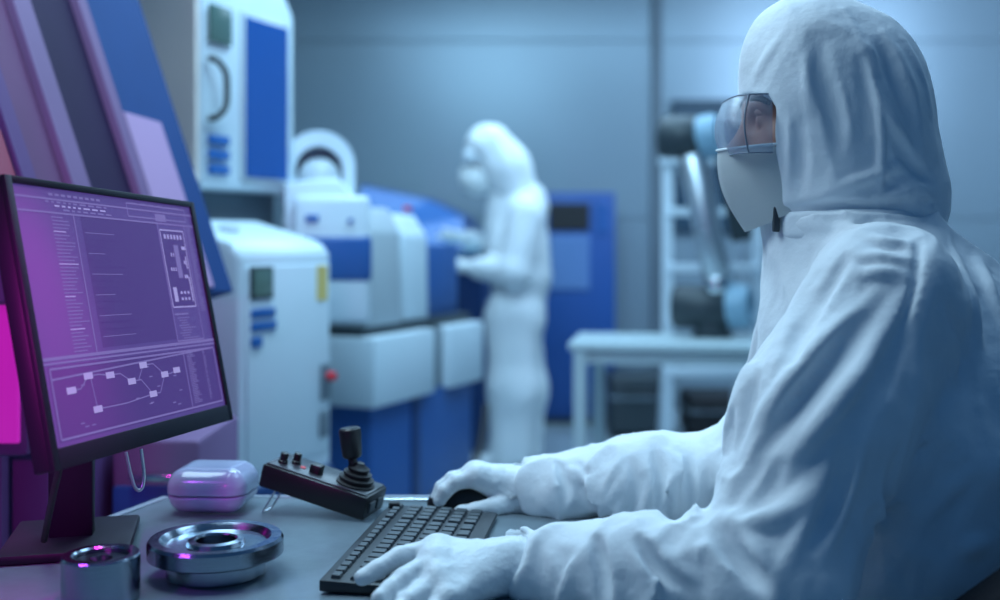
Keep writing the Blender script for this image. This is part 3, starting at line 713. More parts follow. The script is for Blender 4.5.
# stand
bm = nb(); cm = O - base - en * 0.05
prism(bm, [(-0.026, -0.014), (0.026, -0.014), (0.026, 0.014), (-0.026, 0.014)], 0.010, 0.30, 'xy', bev=0.003, M=Matrix.Rotation(math.radians(14), 4, 'Z')); obj('column', bm, BEZEL, mon, 40)
bm = nb(); tube(bm, [(0, 0, 0.24), tuple(cm)], 0.022, 16); obj('hinge', bm, BEZEL, mon, 60)
bm = nb(); box(bm, (-0.075, -0.085, 0), (0.075, 0.085, 0.012), 0.004, M=Matrix.Rotation(math.radians(14), 4, 'Z')); obj('stand_base', bm, BEZEL, mon, 40)
bm = nb(); a = P(58, 472, 1.18) - base; tube(bm, smooth_path([P(60, 465, 1.19) - base, P(52, 500, 1.22) - base, P(44, 540, 1.29) - base], 6), 0.004, 8); obj('cable', bm, BLACKM, mon, 60)
bm = nb(); tube(bm, smooth_path([P(126, 452, 1.34) - base, P(131, 475, 1.34) - base, P(136, 489, 1.34) - base, P(142, 488, 1.345) - base, P(144, 474, 1.35) - base, P(141, 449, 1.35) - base], 6), 0.0022, 8); obj('wire_hook', bm, ALU, mon, 60)['label'] = 'thin looped wire hook'

# ================================================================== DESK ITEMS
# pale rounded case
cc = Vector((-0.404, 1.553, ZD)); t = thing('rounded_case', 'pale lilac glossy rounded plastic case on the desk beside the monitor', 'case', cc, math.radians(-4))
def fn(x, y, z):
    return rbox(x, y, z, (0, 0, 0.0325), (0.0555, 0.050, 0.0305), 0.026)
def fn_low(x, y, z): return np.maximum(fn(x, y, z), z - 0.0275)
def fn_up(x, y, z): return np.maximum(rbox(x, y, z, (0, 0, 0.0325), (0.0565, 0.051, 0.0315), 0.027), 0.029 - z)
bx = ((-0.07, -0.06, -0.004), (0.07, 0.06, 0.072))
link('bottom_shell', sdf_mesh('bottom_shell', fn_low, *bx, 0.002), CASE, t); link('lid', sdf_mesh('lid', fn_up, *bx, 0.002), CASE, t)
# stepped steel disc
t = thing('steel_flange', 'shiny turned steel flange disc on a smaller hub', 'machined part', (P(216, 240, 1.25).x, 1.25, ZD))
bm = nb()
lathe(bm, [(0.014, 0.0), (0.052, 0.0), (0.055, 0.003), (0.055, 0.021), (0.071, 0.022), (0.0755, 0.0245), (0.0755, 0.040), (0.073, 0.0435), (0.062, 0.0435), (0.0595, 0.041), (0.056, 0.0365), (0.033, 0.0355), (0.031, 0.040), (0.024, 0.041), (0.0225, 0.039), (0.022, 0.012), (0.014, 0.010), (0.014, 0.0)], 96, cap=False)
obj('flange', bm, STEEL, t, 25)
# steel sleeve bottom left
t = thing('steel_sleeve', 'shiny steel sleeve standing at the lower left corner of the desk', 'machined part', (P(101, 240, 1.165).x, 1.165, ZD))
bm = nb(); lathe(bm, [(0.030, 0), (0.038, 0), (0.040, 0.002), (0.040, 0.046), (0.0385, 0.048), (0.030, 0.048), (0.028, 0.046), (0.028, 0.0)], 72, cap=False); obj('sleeve', bm, STEEL, t, 25)
bm = nb(); lathe(bm, [(0.001, 0.0), (0.0275, 0.0), (0.0275, 0.042), (0.012, 0.043), (0.010, 0.036), (0.001, 0.036)], 48, cap=False); obj('core', bm, mat('dark_steel', (0.10, 0.11, 0.14), 0.3, metal=1), t, 25)
# joystick box
a = Vector((-0.186, 1.480, ZD)); b2 = Vector((-0.333, 1.520, ZD))
yaw = math.atan2(b2.y - a.y, b2.x - a.x)   # local +x runs from the resting end to the raised end
jc = thing('joystick_controller', 'black joystick control box tilted up on a wire leg', 'controller', a, 0)
pit = math.radians(14)
JM = Matrix.Rotation(yaw, 4, 'Z') @ Matrix.Rotation(-pit, 4, 'Y')
# local box: x 0..LJ toward raised end, y from 0 to -WJ is away from the camera
LJ, WJ, HJ = 0.160, 0.076, 0.034
bm = nb(); box(bm, (0, -WJ, 0.001), (LJ, 0, HJ), 0.004, 2, M=JM); obj('housing', bm, BLACK, jc, 40)
bm = nb(); box(bm, (0.004, -WJ + 0.004, HJ), (LJ - 0.004, -0.004, HJ + 0.002), 0.001, M=JM); obj('face_plate', bm, mat('plate_plastic', (0.05, 0.055, 0.065), 0.3), jc, 40)
for x, y, nm in ((0.141, -0.024, 'push_button'), (0.128, -0.040, 'push_button')):
    bm = nb(); lathe(bm, [(0.0068, 0), (0.0068, 0.004), (0.0055, 0.005), (0.0055, 0.015), (0.004, 0.016), (0.001, 0.016)], 20, JM @ Matrix.Translation((x, y, HJ + 0.001))); obj(nm, bm, BLACK, jc, 40)
bm = nb(); box(bm, (0.083, -0.036, HJ), (0.099, -0.020, HJ + 0.014), 0.0015, M=JM); obj('rocker_switch', bm, BLACK, jc, 40)
bm = nb(); lathe(bm, [(0.004, 0), (0.004, 0.002), (0.002, 0.003), (0.001, 0.003)], 12, JM @ Matrix.Translation((0.112, -0.03, HJ + 0.001))); obj('indicator_lamp', bm, RED, jc, 40)
jx, jy = 0.034, -0.036
JB = JM @ Matrix.Translation((jx, jy, HJ)); JB2 = JB @ Matrix.Rotation(math.radians(20), 4, 'Y')
bm = nb(); lathe(bm, [(0.027, 0), (0.027, 0.004), (0.0225, 0.006), (0.0245, 0.009), (0.0245, 0.011), (0.018, 0.013), (0.020, 0.016), (0.020, 0.018), (0.013, 0.020), (0.0155, 0.023), (0.0155, 0.025), (0.009, 0.028), (0.006, 0.032)], 36, JB); obj('boot', bm, mat('rubber_boot', (0.014, 0.014, 0.016), 0.55), jc, 50)
bm = nb(); lathe(bm, [(0.006, 0.024), (0.006, 0.036), (0.0115, 0.038), (0.0135, 0.041), (0.0155, 0.072), (0.0152, 0.077), (0.0125, 0.0795), (0.001, 0.0795)], 32, JB2 ); obj('stick', bm, BLACK, jc, 40)
for dx in (-0.007, 0.0): pass
bm = nb()
for s in (-0.006, -0.034):
    tube(bm, [JM @ Vector((0.134, s, 0.004)), Matrix.Rotation(yaw, 4, 'Z') @ Vector((0.150 + (0.0), s, 0.0022))], 0.0013, 8)
tube(bm, [Matrix.Rotation(yaw, 4, 'Z') @ Vector((0.150, -0.006, 0.0022)), Matrix.Rotation(yaw, 4, 'Z') @ Vector((0.150, -0.034, 0.0022))], 0.0013, 8)
obj('wire_leg', bm, CHROME, jc, 60)['label'] = 'thin bright wire leg'
for i in range(2):
    bm = nb(); box(bm, (-0.003, -0.060 + i * 0.028, 0.010), (0.003, -0.040 + i * 0.028, 0.024), 0.001, M=JM); obj('socket', bm, mat('socket_grey', (0.05, 0.06, 0.07), 0.4), jc)
# cable clip
t = thing('cable_clip', 'small black clip on the desk between the joystick box and the keyboard', 'clip', tuple(P(394, 519, 1.498)))
t.location.z = ZD
bm = nb(); box(bm, (-0.008, -0.006, 0), (0.008, 0.008, 0.009), 0.0015); box(bm, (-0.003, -0.005, 0.008), (0.009, 0.006, 0.014), 0.0015); obj('clip_body', bm, BLACKM, t)
bm = nb(); box(bm, (-0.007, -0.005, 0.014), (0.008, 0.006, 0.023), 0.002); obj('clip_jaw', bm, BLACKM, t)

# keyboard: long side runs away from the camera
kb = thing('keyboard', 'dark grey keyboard under the left gloved hand', 'keyboard', (-0.194, 1.178, ZD + 0.0004), math.radians(-7))
KL, KW = 0.342, 0.150    # local y length, local x width (x=0 is the function row side, raised)
def kz(x): return 0.016 - 0.007 * x / KW
bm = nb(); prism(bm, [(0, 0.003), (KW, 0.002), (KW, 0.0085), (0.0, 0.0155)], -0.0, KL, 'xz', bev=0.0018); obj('case', bm, DECK, kb, 40)
for y in (0.03, KL - 0.03):
    for x in (0.01, KW - 0.02):
        bm = nb(); box(bm, (x, y - 0.01, 0), (x + 0.012, y + 0.01, 0.004)); obj('rubber_foot', bm, BLACKM, kb)
rows = [(0.007, 0.010, 13), (0.026, 0.0155, 13), (0.0445, 0.0155, 13), (0.063, 0.0155, 12), (0.0815, 0.0155, 12), (0.100, 0.0155, 12)]
key_me = {}
def key(x, y, wx, wy):
    k_ = (round(wx, 4), round(wy, 4))
    if k_ not in key_me:
        b_ = nb(); vs = box(b_, (0, 0, 0), (wx, wy, 0.006), 0.0012, 2)
        for v in vs:
            if v.co.z > 0.004: v.co.x = wx / 2 + (v.co.x - wx / 2) * 0.86; v.co.y = wy / 2 + (v.co.y - wy / 2) * 0.86
        m_ = bpy.data.meshes.new('key'); b_.to_mesh(m_); b_.free(); m_.materials.append(KEY); key_me[k_] = m_
    o = bpy.data.objects.new('key', key_me[k_]); COL.objects.link(o); o.parent = kb
    o.location = (x, y, kz(x + wx / 2) - 0.0022); o.rotation_euler = (0, math.radians(2.6), 0)
for ri, (x, wx, n) in enumerate(rows):
    x = x * 1.12 + 0.002; wx *= 1.12
    pitch = 0.252 / n
    if ri == 5:
        for y0, y1 in ((0, 1.2), (1.3, 2.4), (2.5, 7.5), (7.6, 9.3), (9.4, 10.6), (10.7, 12)): key(x, 0.008 + y0 * pitch, wx, (y1 - y0) * pitch - 0.002)
        continue
    for i in range(n): key(x, 0.008 + i * pitch, wx, pitch - 0.0026)
for ri, (x, wx, n) in enumerate(rows):
    if ri == 0:
        for i in range(4): key(0.010, 0.266 + i * 0.018, 0.0115, 0.0155)
        continue
    for i in range(4): key(x * 1.12 + 0.002, 0.266 + i * 0.018, wx * 1.12, 0.0158)
# mouse
ms = thing('computer_mouse', 'black computer mouse under the right gloved hand', 'mouse', (-0.048, 1.565, ZD), math.radians(4))
def fm(x, y, z):
    e = ell(x, y, z, (0, 0, 0.004), (0.056, 0.030, 0.033)); return np.maximum(e, 0.001 - z)
link('shell', sdf_mesh('shell', fm, (-0.065, -0.038, -0.004), (0.065, 0.038, 0.045), 0.0016), BLACK, ms)
bm = nb(); lathe(bm, [(0.001, -0.003), (0.007, -0.003), (0.008, 0), (0.007, 0.003), (0.001, 0.003)], 20, Matrix.Translation((-0.034, 0, 0.0245)) @ Matrix.Rotation(math.pi / 2, 4, 'X')); obj('scroll_wheel', bm, DARKG, ms, 40)

# ================================================================== SEATED PERSON
def smooth_tri(v): return v
pn = thing('person', 'person in white hooded coverall, goggles and face mask seated at the desk typing', 'person', (0.47, 1.40, 0))
def V(px, py, d): return tuple(P(px, py, d))
SH_N, MID_N, EL_N, FM_N, CF_N = V(885, 302, 1.225), V(822, 420, 1.17), V(772, 583, 1.11), V(645, 583, 1.155), V(521, 569, 1.205)
SH_F, EL_F, FM_F, CF_F = V(850, 305, 1.575), V(768, 474, 1.53), V(645, 489, 1.515), V(531, 495, 1.565)
def torso_only(x, y, z):
    d = None
    for s, T in ((1.30, [(0.475, 0.61, 0.17), (0.485, 0.74, 0.178), (0.506, 0.90, 0.186)]), (1.16, [(0.506, 0.90, 0.182), (0.508, 0.98, 0.154), (0.486, 1.028, 0.128)])):
        yy = 1.40 + (y - 1.40) / s
        for (x0, z0, r0), (x1, z1, r1) in zip(T, T[1:]):
            c = cone(x, yy, z, (x0, 1.40, z0), (x1, 1.40, z1), r0, r1); d = c if d is None else smin(d, c, 0.06)
    nk = cone(x, y, z, (0.462, 1.40, 1.05), (0.444, 1.40, 1.16), 0.120, 0.104)
    d = smin(d, np.maximum(nk, z - 1.168), 0.03)
    d = smin(d, cone(x, y, z, SH_N, (0.482, 1.40, 1.062), 0.066, 0.080), 0.05)
    d = smin(d, cone(x, y, z, SH_F, (0.478, 1.40, 1.062), 0.066, 0.080), 0.05)
    return d
def sleeve_end(d, x, y, z, a, b):
    n = (Vector(b) - Vector(a)).normalized()
    return smax(d, (x - b[0]) * n.x + (y - b[1]) * n.y + (z - b[2]) * n.z, 0.012)
def arm_n(x, y, z):
    d = cone(x, y, z, SH_N, MID_N, 0.080, 0.080)
    d = smin(d, cone(x, y, z, MID_N, EL_N, 0.080, 0.069), 0.05)
    d = smin(d, cone(x, y, z, EL_N, FM_N, 0.069, 0.055), 0.05)
    d = smin(d, cone(x, y, z, FM_N, CF_N, 0.055, 0.040), 0.04)
    return sleeve_end(d, x, y, z, FM_N, CF_N)
def arm_f(x, y, z):
    d = cone(x, y, z, SH_F, EL_F, 0.075, 0.066)
    d = smin(d, cone(x, y, z, EL_F, FM_F, 0.066, 0.060), 0.05)
    return sleeve_end(smin(d, cone(x, y, z, FM_F, CF_F, 0.062, 0.047), 0.04), x, y, z, FM_F, CF_F)
def suit(x, y, z):
    a = smin(arm_n(x, y, z), arm_f(x, y, z), 0.02)
    a = np.maximum(a, np.where(x < 0.272, 0.7635 - z, -1.0))
    return smin(torso_only(x, y, z), a, 0.035)
def suit_folds(x, y, z):
    d = suit(x, y, z)
    near = np.abs(d) < 0.03
    x, y, z = np.broadcast_arrays(x, y, z)
    xs, ys, zs_ = x[near], y[near], z[near]
    dn = d[near]
    an = arm_n(xs, ys, zs_); af = arm_f(xs, ys, zs_)
    tt = torso_only(xs, ys, zs_)
    # weights by region
    up = (xs > 0.27).astype(f32)
    f1 = folds(xs, ys, zs_, Vector(EL_N) - Vector(SH_N), 17, 0.28, 3.1)      # long drag folds, upper arm and chest
    f2 = folds(xs, ys, zs_, (0.25, 0.2, 1.0), 24, 0.45, 8.3)                 # bunching across the forearm sleeves
    f3 = folds(xs, ys, zs_, (0.15, 0, 1.0), 13, 0.25, 1.7)                   # hanging folds on the back
    f4 = noise(xs * 42, ys * 42, zs_ * 42)
    wf = np.clip((0.30 - xs) / 0.08, 0, 1); wb = np.clip((xs - 0.47) / 0.08, 0, 1)
    f5 = folds(xs, ys, zs_, (0.3, 0.2, 1.0), 44, 0.5, 12.3)
    amp = 0.0056 * f1 * (1 - wf) * (1 - wb) + 0.0090 * f2 * wf + 0.0062 * f3 * wb + 0.0016 * f5 + 0.0009 * f4
    d = d.copy(); d[near] = dn - amp
    return d
RIDGE = [  # (pixel path, radius, height)
 ([(850, 236), (885, 240), (913, 243)], .007, .004), ([(838, 256), (880, 256), (913, 262)], .008, .005), ([(850, 274), (890, 270), (913, 279)], .008, .005),
 ([(838, 246), (815, 275), (790, 320), (772, 365)], .012, .006), ([(880, 288), (840, 325), (800, 368), (762, 420), (738, 470)], .013, .008),
 ([(902, 300), (868, 362), (828, 415), (790, 462), (742, 505)], .012, .008),
 ([(838, 428), (826, 470), (806, 520), (785, 565), (765, 598)], .008, .007),
 ([(870, 420), (852, 470), (835, 520), (812, 570)], .012, .006),
 ([(918, 395), (898, 460), (872, 530), (842, 590)], .009, .006), ([(948, 395), (930, 450), (910, 510)], .008, .005),
 ([(938, 285), (952, 330), (956, 385)], .008, .006), ([(955, 250), (972, 300), (980, 365)], .008, .006), ([(968, 240), (990, 285), (998, 330)], .008, .005),
 ([(995, 440), (965, 475), (925, 515), (890, 550)], .009, .005), ([(996, 545), (975, 540), (955, 560)], .012, .009),
 ([(702, 520), (735, 518), (775, 522), (808, 500), (828, 450)], .013, .010),
 ([(705, 520), (690, 545), (683, 575)], .010, .007), ([(735, 520), (755, 545), (775, 590)], .012, .006),
 ([(560, 545), (590, 548), (612, 575), (618, 600)], .010, .006), ([(545, 540), (556, 565), (562, 600)], .008, .005), ([(655, 540), (668, 562), (705, 585)], .009, .006),
 ([(630, 532), (645, 560), (652, 600)], .010, .006), ([(585, 538), (580, 565), (590, 600)], .009, .005),
 ([(672, 444), (671, 480), (674, 528)], .006, .006), ([(660, 448), (690, 470), (700, 500)], .008, .005), ([(700, 428), (712, 450), (722, 490)], .010, .006),
 ([(612, 460), (626, 482), (606, 506), (590, 530)], .006, .006), ([(570, 470), (590, 490), (620, 485)], .008, .006), ([(545, 468), (560, 488), (555, 515)], .007, .005), ([(640, 452), (655, 480), (640, 520)], .008, .004),
 ([(766, 292), (752, 360), (742, 400), (735, 440)], .010, .004), ([(786, 224), (830, 228), (870, 229), (915, 226)], .006, .004),
]
VALLEY = [
 ([(817, 298), (802, 328), (792, 362)], .012, .006), ([(848, 262), (822, 300), (800, 345)], .010, .004),
 ([(880, 305), (840, 350), (800, 400), (765, 455)], .012, .007), ([(905, 325), (880, 385), (850, 440)], .013, .008), ([(850, 445), (835, 500), (812, 545)], .010, .006),
 ([(918, 229), (917, 262), (914, 290), (900, 328), (886, 366), (868, 412)], .0035, .0022),
 ([(720, 535), (742, 562), (765, 590)], .011, .009), ([(640, 545), (660, 572), (690, 592)], .008, .006), ([(600, 545), (604, 575), (608, 600)], .009, .006),
 ([(780, 470), (765, 500), (745, 512)], .012, .006), ([(576, 475), (582, 500), (597, 520)], .009, .007), ([(560, 466), (568, 484), (566, 505)], .006, .005), ([(655, 450), (662, 480), (655, 520)], .008, .006), ([(632, 462), (640, 490), (625, 525)], .008, .004), ([(690, 450), (690, 480), (685, 515)], .009, .004),
 ([(945, 300), (965, 350), (970, 420)], .010, .006), ([(905, 430), (885, 500), (858, 565)], .010, .005),
]
def post_suit(g):
    for pts, r, h in RIDGE: g.crease(suit, pts, r, h * 1.45, 0.007)
    for pts, r, h in VALLEY: g.crease(suit, pts, r, h * 1.35, 0.006, True)
g = Grid((0.0, 0.99, 0.43), (0.73, 1.72, 1.215), 0.0038); g.fill(suit_folds); post_suit(g)
cov = g.mesh('coverall'); 
# legs of the coverall (under the desk)
def legs(x, y, z):
    d = None
    for s in (-1, 1):
        hip = (0.47, 1.40 + s * 0.10, 0.56); knee = (0.075, 1.40 + s * 0.15, 0.53); ank = (0.10, 1.40 + s * 0.15, 0.13)
        c = smin(cone(x, y, z, hip, knee, 0.115, 0.085), cone(x, y, z, knee, ank, 0.085, 0.062), 0.04); d = c if d is None else smin(d, c, 0.03)
    d = smin(d, cone(x, y, z, (0.49, 1.33, 0.57), (0.49, 1.47, 0.57), 0.15, 0.15), 0.05)
    return d - 0.004 * folds(x, y, z, (1, 0, 0.4), 12, 0.5, 4.4)
lg = sdf_mesh('legs', legs, (-0.05, 1.10, 0.05), (0.70, 1.70, 0.75), 0.009)
bm = nb(); bm.from_mesh(cov); bm.from_mesh(lg); me = bpy.data.meshes.new('coverall'); bm.to_mesh(me); bm.free()
relocal(me, pn.location); link('coverall', me, SUIT, pn)['label'] = 'loose white coverall'
# ruffled elastic cuffs
def cuff(name, c, dirv, r, seed):
    dv = Vector(dirv).normalized(); M_ = Matrix.Translation(Vector(c)) @ dv.to_track_quat('Z', 'Y').to_matrix().to_4x4(); M_.translation = Vector(c)
    bm = nb(); rnd = random.Random(seed); ph = [rnd.uniform(0, 6.28) for _ in range(4)]; rings = []
    n = 72
    for j in range(9):
        t = j / 8; ring = []
        for i in range(n):
            a = 2 * math.pi * i / n
            w_ = 0.0016 * math.sin(11 * a + ph[0] + t * 2) + 0.0012 * math.sin(17 * a + ph[1]) + 0.0014 * math.sin(5 * a + ph[2] + t * 3)
            rr = r * (1.0 - 0.12 * t + 0.14 * t * t) + w_ * (0.4 + t)
            ring.append(bm.verts.new(M_ @ Vector((rr * math.cos(a), rr * math.sin(a), -0.012 + 0.030 * t + 0.002 * math.sin(7 * a + ph[3]) * t))))
        rings.append(ring)
    for a_, b_ in zip(rings, rings[1:]):
        for i in range(n): bm.faces.new((a_[i], a_[(i + 1) % n], b_[(i + 1) % n], b_[i]))
    bmesh.ops.solidify(bm, geom=bm.faces[:], thickness=0.0022)
    for v in bm.verts: v.co -= pn.location
    return obj(name, bm, SUIT, pn, 70)
cuff('cuff', Vector(CF_N) + Vector((0.004, 0, 0)), Vector(CF_N) - Vector(FM_N), 0.038, 3)
cuff('cuff', Vector(CF_F) + Vector((0.004, 0, 0)), Vector(CF_F) - Vector(FM_F), 0.045, 5)

# hood
HXC = 0.436
def hood_solid(x, y, z):
    d = ell(x, y, z, (0.432, 1.412, 1.312), (0.119, 0.106, 0.132)) * 1.15
    d = smin(d, cone(x, y, z, (0.442, 1.405, 1.25), (0.450, 1.402, 1.195), 0.093, 0.098), 0.05)
    d = smin(d, cone(x, y, z, (0.400, 1.410, 1.345), (0.385, 1.410, 1.375), 0.074, 0.066), 0.05)
    d = smin(d, cone(x, y, z, (0.402, 1.41, 1.290), (0.412, 1.41, 1.200), 0.074, 0.082), 0.03)
    d = smin(d, cone(x, y, z, (0.484, 1.40, 1.225), (0.494, 1.40, 1.190), 0.070, 0.070), 0.03)
    return d
def hood_base(x, y, z):
    d = hood_solid(x, y, z)
    return np.maximum(d, 1.152 - z)
def hood_f(x, y, z):
    d = hood_solid(x, y, z)
    near = np.abs(d) < 0.03
    X_, Y_, Z_ = np.broadcast_arrays(x, y, z); a, b, c = X_[near], Y_[near], Z_[near]
    f1 = folds(a, b, c, (-0.35, 0, 1.0), 15, 0.35, 2.2); f2 = folds(a, b, c, (1, 0.3, 0.1), 30, 0.5, 6.1)
    wl = np.clip((1.21 - c) / 0.04, 0, 1)
    d = d.copy(); d[near] -= 0.0042 * f1 * (1 - wl) + 0.0038 * f2 * wl + 0.0006 * noise(a * 60, b * 60, c * 60)
    return d
HR = [([(843, 9), (858, 34), (867, 62), (876, 95), (883, 130), (882, 170), (876, 212)], .0050, .0030),
      ([(885, 32), (903, 62), (915, 105), (922, 150)], .007, .005), ([(872, 84), (893, 122), (918, 165)], .007, .006), ([(905, 40), (922, 75), (931, 115)], .006, .004),
      ([(826, 18), (812, 50), (806, 85), (812, 125)], .008, .005), ([(790, 28), (768, 55), (752, 88)], .008, .004),
      ([(776, 218), (805, 222), (850, 219), (900, 221), (940, 216)], .008, .006), ([(800, 205), (835, 188), (870, 178), (900, 165)], .009, .006), ([(880, 200), (915, 190), (938, 175)], .009, .006),
      ([(785, 98), (792, 130), (791, 160), (786, 200)], .005, .004), ([(838, 90), (846, 130), (838, 170), (822, 205)], .009, .004), ([(905, 182), (930, 195), (940, 205)], .008, .006)]
HV = [([(818, 40), (824, 80), (838, 120), (842, 160)], .016, .008), ([(878, 40), (892, 78), (910, 118)], .012, .007), ([(860, 62), (868, 100), (866, 140)], .010, .004),
      ([(893, 135), (915, 172), (930, 182)], .008, .006), ([(800, 130), (803, 165), (800, 190)], .010, .004), ([(790, 211), (830, 206), (880, 208), (925, 206)], .007, .004)]
g = Grid((0.275, 1.27, 1.14), (0.60, 1.55, 1.462), 0.0024); g.fill(hood_f)
for pts, r, h in HR: g.crease(hood_base, pts, r, h, 0.006)
for pts, r, h in HV: g.crease(hood_base, pts, r, h, 0.008, True)
inner = np.maximum(g.D, -(g.D + 0.0065))
# face opening: from the brow to the chin
opn = rbox(g.x, g.y, g.z, (0.24, 1.41, 1.255), (0.097, 0.20, 0.068), 0.03)
opn2 = cone(g.x, g.y, g.z, (0.16, 1.41, 1.265), (0.275, 1.41, 1.265), 0.064, 0.064)
g.D = smax(inner, -np.minimum(opn, opn2), 0.004).astype(f32)
g.D = np.maximum(g.D, 1.150 + 0.0 * g.x - g.z).astype(f32)
me = g.mesh('hood'); relocal(me, pn.location); link('hood', me, SUIT, pn)['label'] = 'white fabric hood with a centre seam'

# head and neck inside the hood
def head(x, y, z):
    d = ell(x, y, z, (0.418, 1.41, 1.315), (0.100, 0.078, 0.105))
    d = smin(d, ell(x, y, z, (0.385, 1.41, 1.245), (0.064, 0.058, 0.075)), 0.04)
    d = smin(d, cone(x, y, z, (0.43, 1.41, 1.23), (0.455, 1.41, 1.12), 0.058, 0.066), 0.03)
    d = smin(d, cone(x, y, z, (0.322, 1.41, 1.285), (0.303, 1.41, 1.252), 0.009, 0.015), 0.015)       # nose
    d = smin(d, cone(x, y, z, (0.332, 1.375, 1.308), (0.332, 1.445, 1.308), 0.012, 0.012), 0.02)      # brow
    for s in (-1, 1):
        d = smax(d, -cone(x, y, z, (0.318, 1.41 + s * 0.031, 1.290), (0.316, 1.41 + s * 0.033, 1.290), 0.013, 0.013), 0.012)
        d = smin(d, cone(x, y, z, (0.333, 1.41 + s * 0.031, 1.290), (0.334, 1.41 + s * 0.031, 1.290), 0.0125, 0.0125), 0.002)
        d = smin(d, cone(x, y, z, (0.350, 1.41 + s * 0.046, 1.262), (0.345, 1.41 + s * 0.040, 1.255), 0.020, 0.018), 0.02)
        d = smin(d, ell(x, y, z, (0.430, 1.41 + s * 0.080, 1.285), (0.020, 0.009, 0.032)), 0.008)     # ears
    for zz in (1.212, 1.202): d = smin(d, cone(x, y, z, (0.322, 1.395, zz), (0.322, 1.425, zz), 0.006, 0.006), 0.006)
    return d
me = sdf_mesh('head', head, (0.28, 1.30, 1.09), (0.54, 1.52, 1.43), 0.003); relocal(me, pn.location); link('head', me, SKIN, pn)
# eyes
for s in (-1, 1):
    bm = nb(); bmesh.ops.create_uvsphere(bm, u_segments=16, v_segments=10, radius=0.0105); 
    for v in bm.verts: v.co += Vector((0.3335, 1.41 + s * 0.031, 1.290)) - pn.location
    ey = obj('eye', bm, mat('eye_white', (0.45, 0.45, 0.45), 0.2), pn, 80)
    bm = nb(); bmesh.ops.create_uvsphere(bm, u_segments=14, v_segments=8, radius=0.0062)
    for v in bm.verts: v.co += Vector((0.3282, 1.41 + s * 0.031, 1.290)) - pn.location
    obj('iris', bm, mat('iris', (0.03, 0.02, 0.015), 0.15), ey, 80)
    bm = nb(); tube(bm, smooth_path([Vector((0.334, 1.41 + s * 0.018, 1.297)) - pn.location, Vector((0.3235, 1.41 + s * 0.031, 1.300)) - pn.location, Vector((0.336, 1.41 + s * 0.044, 1.295)) - pn.location], 5), 0.0048, 8); obj('eyelid', bm, SKIN, pn, 80)
    bm = nb(); tube(bm, smooth_path([Vector((0.322, 1.41 + s * 0.016, 1.312)) - pn.location, Vector((0.318, 1.41 + s * 0.033, 1.318)) - pn.location, Vector((0.332, 1.41 + s * 0.054, 1.310)) - pn.location], 5), 0.0042, 8); obj('eyebrow', bm, HAIR, pn, 80)

# mask: folded flat duckbill
bm = nb(); rows_ = []
NV, NU = 14, 22
for j in range(NV + 1):
    v = j / NV
    z = 1.2545 + (1.150 - 1.2545) * v                          # centre line
    cx = 0.279 + 0.035 * v ** 1.15
    zs2 = 1.2545 + 0.004 + (1.176 - 1.258) * v                  # at the sides
    if v < 0.001: pass
    row = []
    for i in range(NU + 1):
        u = -1 + 2 * i / NU; a = abs(u)
        hw = 0.066 - 0.004 * v
        x = cx + (0.358 - cx) * (a ** 1.25)
        y = 1.41 + hw * math.sin(u * math.pi / 2) ** 1 * (1 if True else 1)
        zz = z + (zs2 - z) * (a ** 1.3)
        x -= 0.010 * math.sin(math.pi * v) * (1 - a) + 0.0
        row.append(bm.verts.new(Vector((x, y, zz)) - pn.location))
    rows_.append(row)
for a_, b_ in zip(rows_, rows_[1:]):
    for i in range(NU): bm.faces.new((a_[i], a_[i + 1], b_[i + 1], b_[i]))
# underside back to the neck
last = rows_[-1]; under = [bm.verts.new(Vector((0.368 + 0.01 * (1 - abs(-1 + 2 * i / NU)), 1.41 + 0.060 * math.sin((-1 + 2 * i / NU) * math.pi / 2), 1.184)) - pn.location) for i in range(NU + 1)]
for i in range(NU): bm.faces.new((last[i], last[i + 1], under[i + 1], under[i]))
bmesh.ops.solidify(bm, geom=bm.faces[:], thickness=0.0018)
mk = obj('face_mask', bm, MASK, pn, 50); mk['label'] = 'white folded face mask'
bm = nb(); tube(bm, [tuple(r[NU // 2].co) for r in []] or [Vector((0.280, 1.41, 1.2575)) - pn.location, Vector((0.277, 1.41, 1.2560)) - pn.location], 0.002, 6); bm.free()
bm = nb(); pth = []
for i in range(NU + 1):
    u = -1 + 2 * i / NU; a = abs(u); pth.append(Vector((0.279 + 0.079 * a ** 1.25 - 0.001, 1.41 + 0.0665 * math.sin(u * math.pi / 2), 1.2545 + 0.004 * a ** 1.3)) - pn.location)
tube(bm, pth, 0.0018, 6); obj('mask_seam', bm, MASK, mk, 60)
bm = nb(); box(bm, (0.337, 1.354, 1.150), (0.345, 1.364, 1.182), 0.002)
for v in bm.verts: v.co -= pn.location
obj('neck_strap', bm, mat('strap', (0.03, 0.04, 0.05), 0.7), pn)['label'] = 'dark strap below the mask'
# collar flap closing under the chin
def collar(x, y, z):
    d = cone(x, y, z, (0.440, 1.405, 1.172), (0.444, 1.405, 1.130), 0.104, 0.108)
    d = smax(d, np.maximum(z - 1.176, 1.14 - z), 0.012); d = np.maximum(d, -cone(x, y, z, (0.443, 1.405, 1.22), (0.446, 1.405, 1.10), 0.094, 0.094))
    return d - 0.0015 * folds(x, y, z, (0, 0, 1), 30, 0.4, 9)
me = sdf_mesh('collar', collar, (0.33, 1.28, 1.12), (0.58, 1.53, 1.19), 0.003); relocal(me, pn.location); link('collar', me, SUIT, pn)

